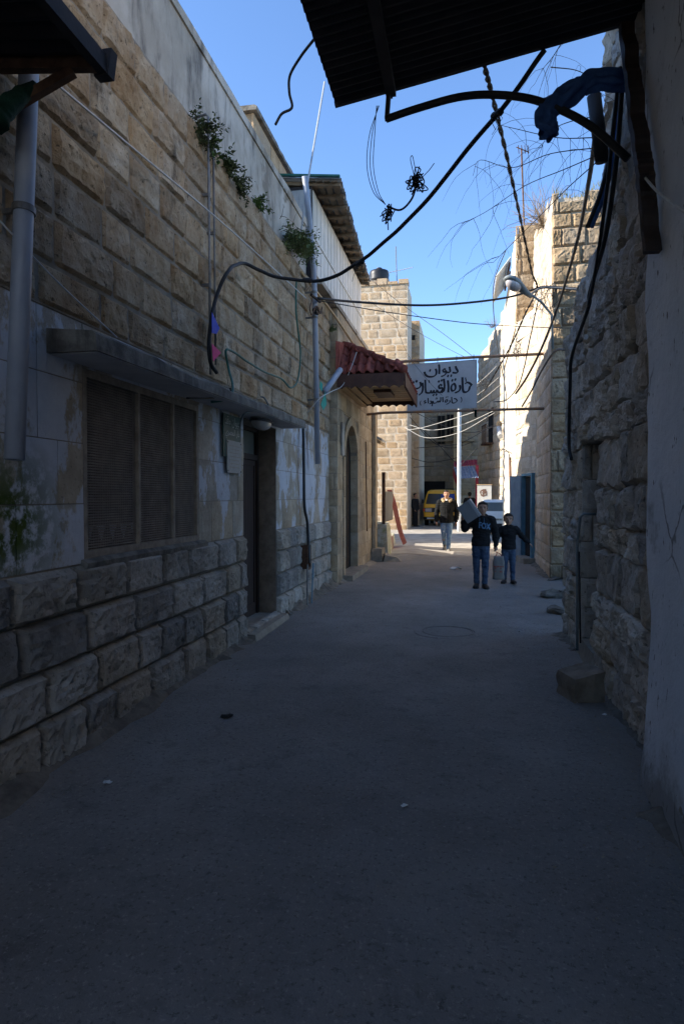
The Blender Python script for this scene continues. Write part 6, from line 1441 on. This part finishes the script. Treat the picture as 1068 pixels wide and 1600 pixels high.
# ---- smaller boy
Ps = dict(pel=(0, 0), wai=(0, 0), che=(.0, 0), hx=-.005, hem=.485, shR=(-.11, 0, .775), elR=(-.165, .0, .645), wrR=(-.19, -.03, .53), shL=(.11, 0, .775), elL=(.195, .01, .66), wrL=(.285, -.02, .575), hnL=(.6, .1, .8), hiR=(-.048, 0, .48), knR=(-.052, -.02, .27), anR=(-.058, .01, .042), hiL=(.048, 0, .48), knL=(.055, -.01, .275), anL=(.058, -.05, .045), ftR=-.25, ftL=.2, tipL=-.1, cuR=1.2, cuL=.6)
boy2, sw = person('person', 'smaller boy in plain black sweater and jeans beside the bag', (.74, 12.1, .01), 1.27, Ps, hh=.172, skin='skin_child', top='sweater', trs='jeans_dark', bulk=1.1, hs=1.0)
m = MB(); m.tube([V(-.006 + .055 * math.cos(a), .0 + .05 * math.sin(a), 1.055) for a in [6.2832 * i / 20 for i in range(21)]], .012, 8); m.build('collar', 'hoodie', boy2, local=True, smooth=True)
# ---- carried plastic bag
hb = V(.23 + .178 * 1.49, 11.40, .46 * 1.49 - .09)
bg_ = thing('carrier_bag', 'translucent grey carrier bag with red handles held between the two boys', 'bag', hb + V(.03, 0, -.42))
m = MB(); rows = []; c = hb + V(.035, 0, 0)
for i in range(13):
    t_ = i / 12; z = -.04 - .40 * t_; hw = .085 + .012 * min(1, t_ * 3) + .008 * noise.noise(V(t_ * 5, 1, 2)); dp = .03 + .035 * math.sin(min(1, t_ * 1.4) * 1.7)
    rows.append([c + V(hw * math.copysign(abs(math.cos(a)) ** .5, math.cos(a)), dp * math.copysign(abs(math.sin(a)) ** .6, math.sin(a)), z) + Vector((noise.noise(V(a * 2, z * 9, 3)), noise.noise(V(a * 3, z * 14, 5)), 0)) * .012 for a in [6.2832 * k / 28 for k in range(28)]])
m.rings(rows); m.build('sack', 'bag', bg_, smooth=True)
for s_ in (-1, 1): MB().tube([c + V(s_ * .06, s_ * .012, -.06), c + V(s_ * .03, s_ * .01, .0), hb + V(.0, 0, .03), hb + V(0, 0, .045)], [.006, .007, .007, .006], 6).build('handle', 'bag_red', bg_, smooth=True)
m = MB(); r2 = random.Random(3)
for k, z in enumerate((-.21, -.215, -.24, -.3)):
    for i in range(7):
        x = -.085 + i * .025 + r2.uniform(-.004, .004); h_ = r2.uniform(.008, .026); m.box(c.x + x, c.x + x + .014, c.y - .082, c.y - .0795, c.z + z - h_ / 2, c.z + z + h_ / 2) if k < 2 or i in (1, 4, 5) else None
m.build('print', 'bag_red', bg_)
# ---- two figures in the shade
Pd = dict(pel=(0, 0), wai=(0, 0), che=(0, 0), shR=(-.11, 0, .79), elR=(-.15, .0, .62), wrR=(-.12, -.06, .52), shL=(.11, 0, .79), elL=(.15, .0, .62), wrL=(.12, -.06, .52), hiR=(-.05, 0, .50), knR=(-.05, 0, .28), anR=(-.05, .0, .04), hiL=(.05, 0, .50), knL=(.05, 0, .28), anL=(.05, 0, .04))
c = PZ(648, 823); person('person', 'figure in a long black coat standing in shade left of the van', (c.x, c.y, 0), 1.74, Pd, top='robe', trs='robe', robe=True, bulk=1.1, vox=.02, rz=R(60))
c = PY(733, 800, 32.6); person('person', 'dark clothed figure seen from behind near the white pole', (c.x, 32.6, 0), 1.80, Pd, top='robe', trs='robe', bulk=1.2, vox=.02, rz=R(180), face=False)
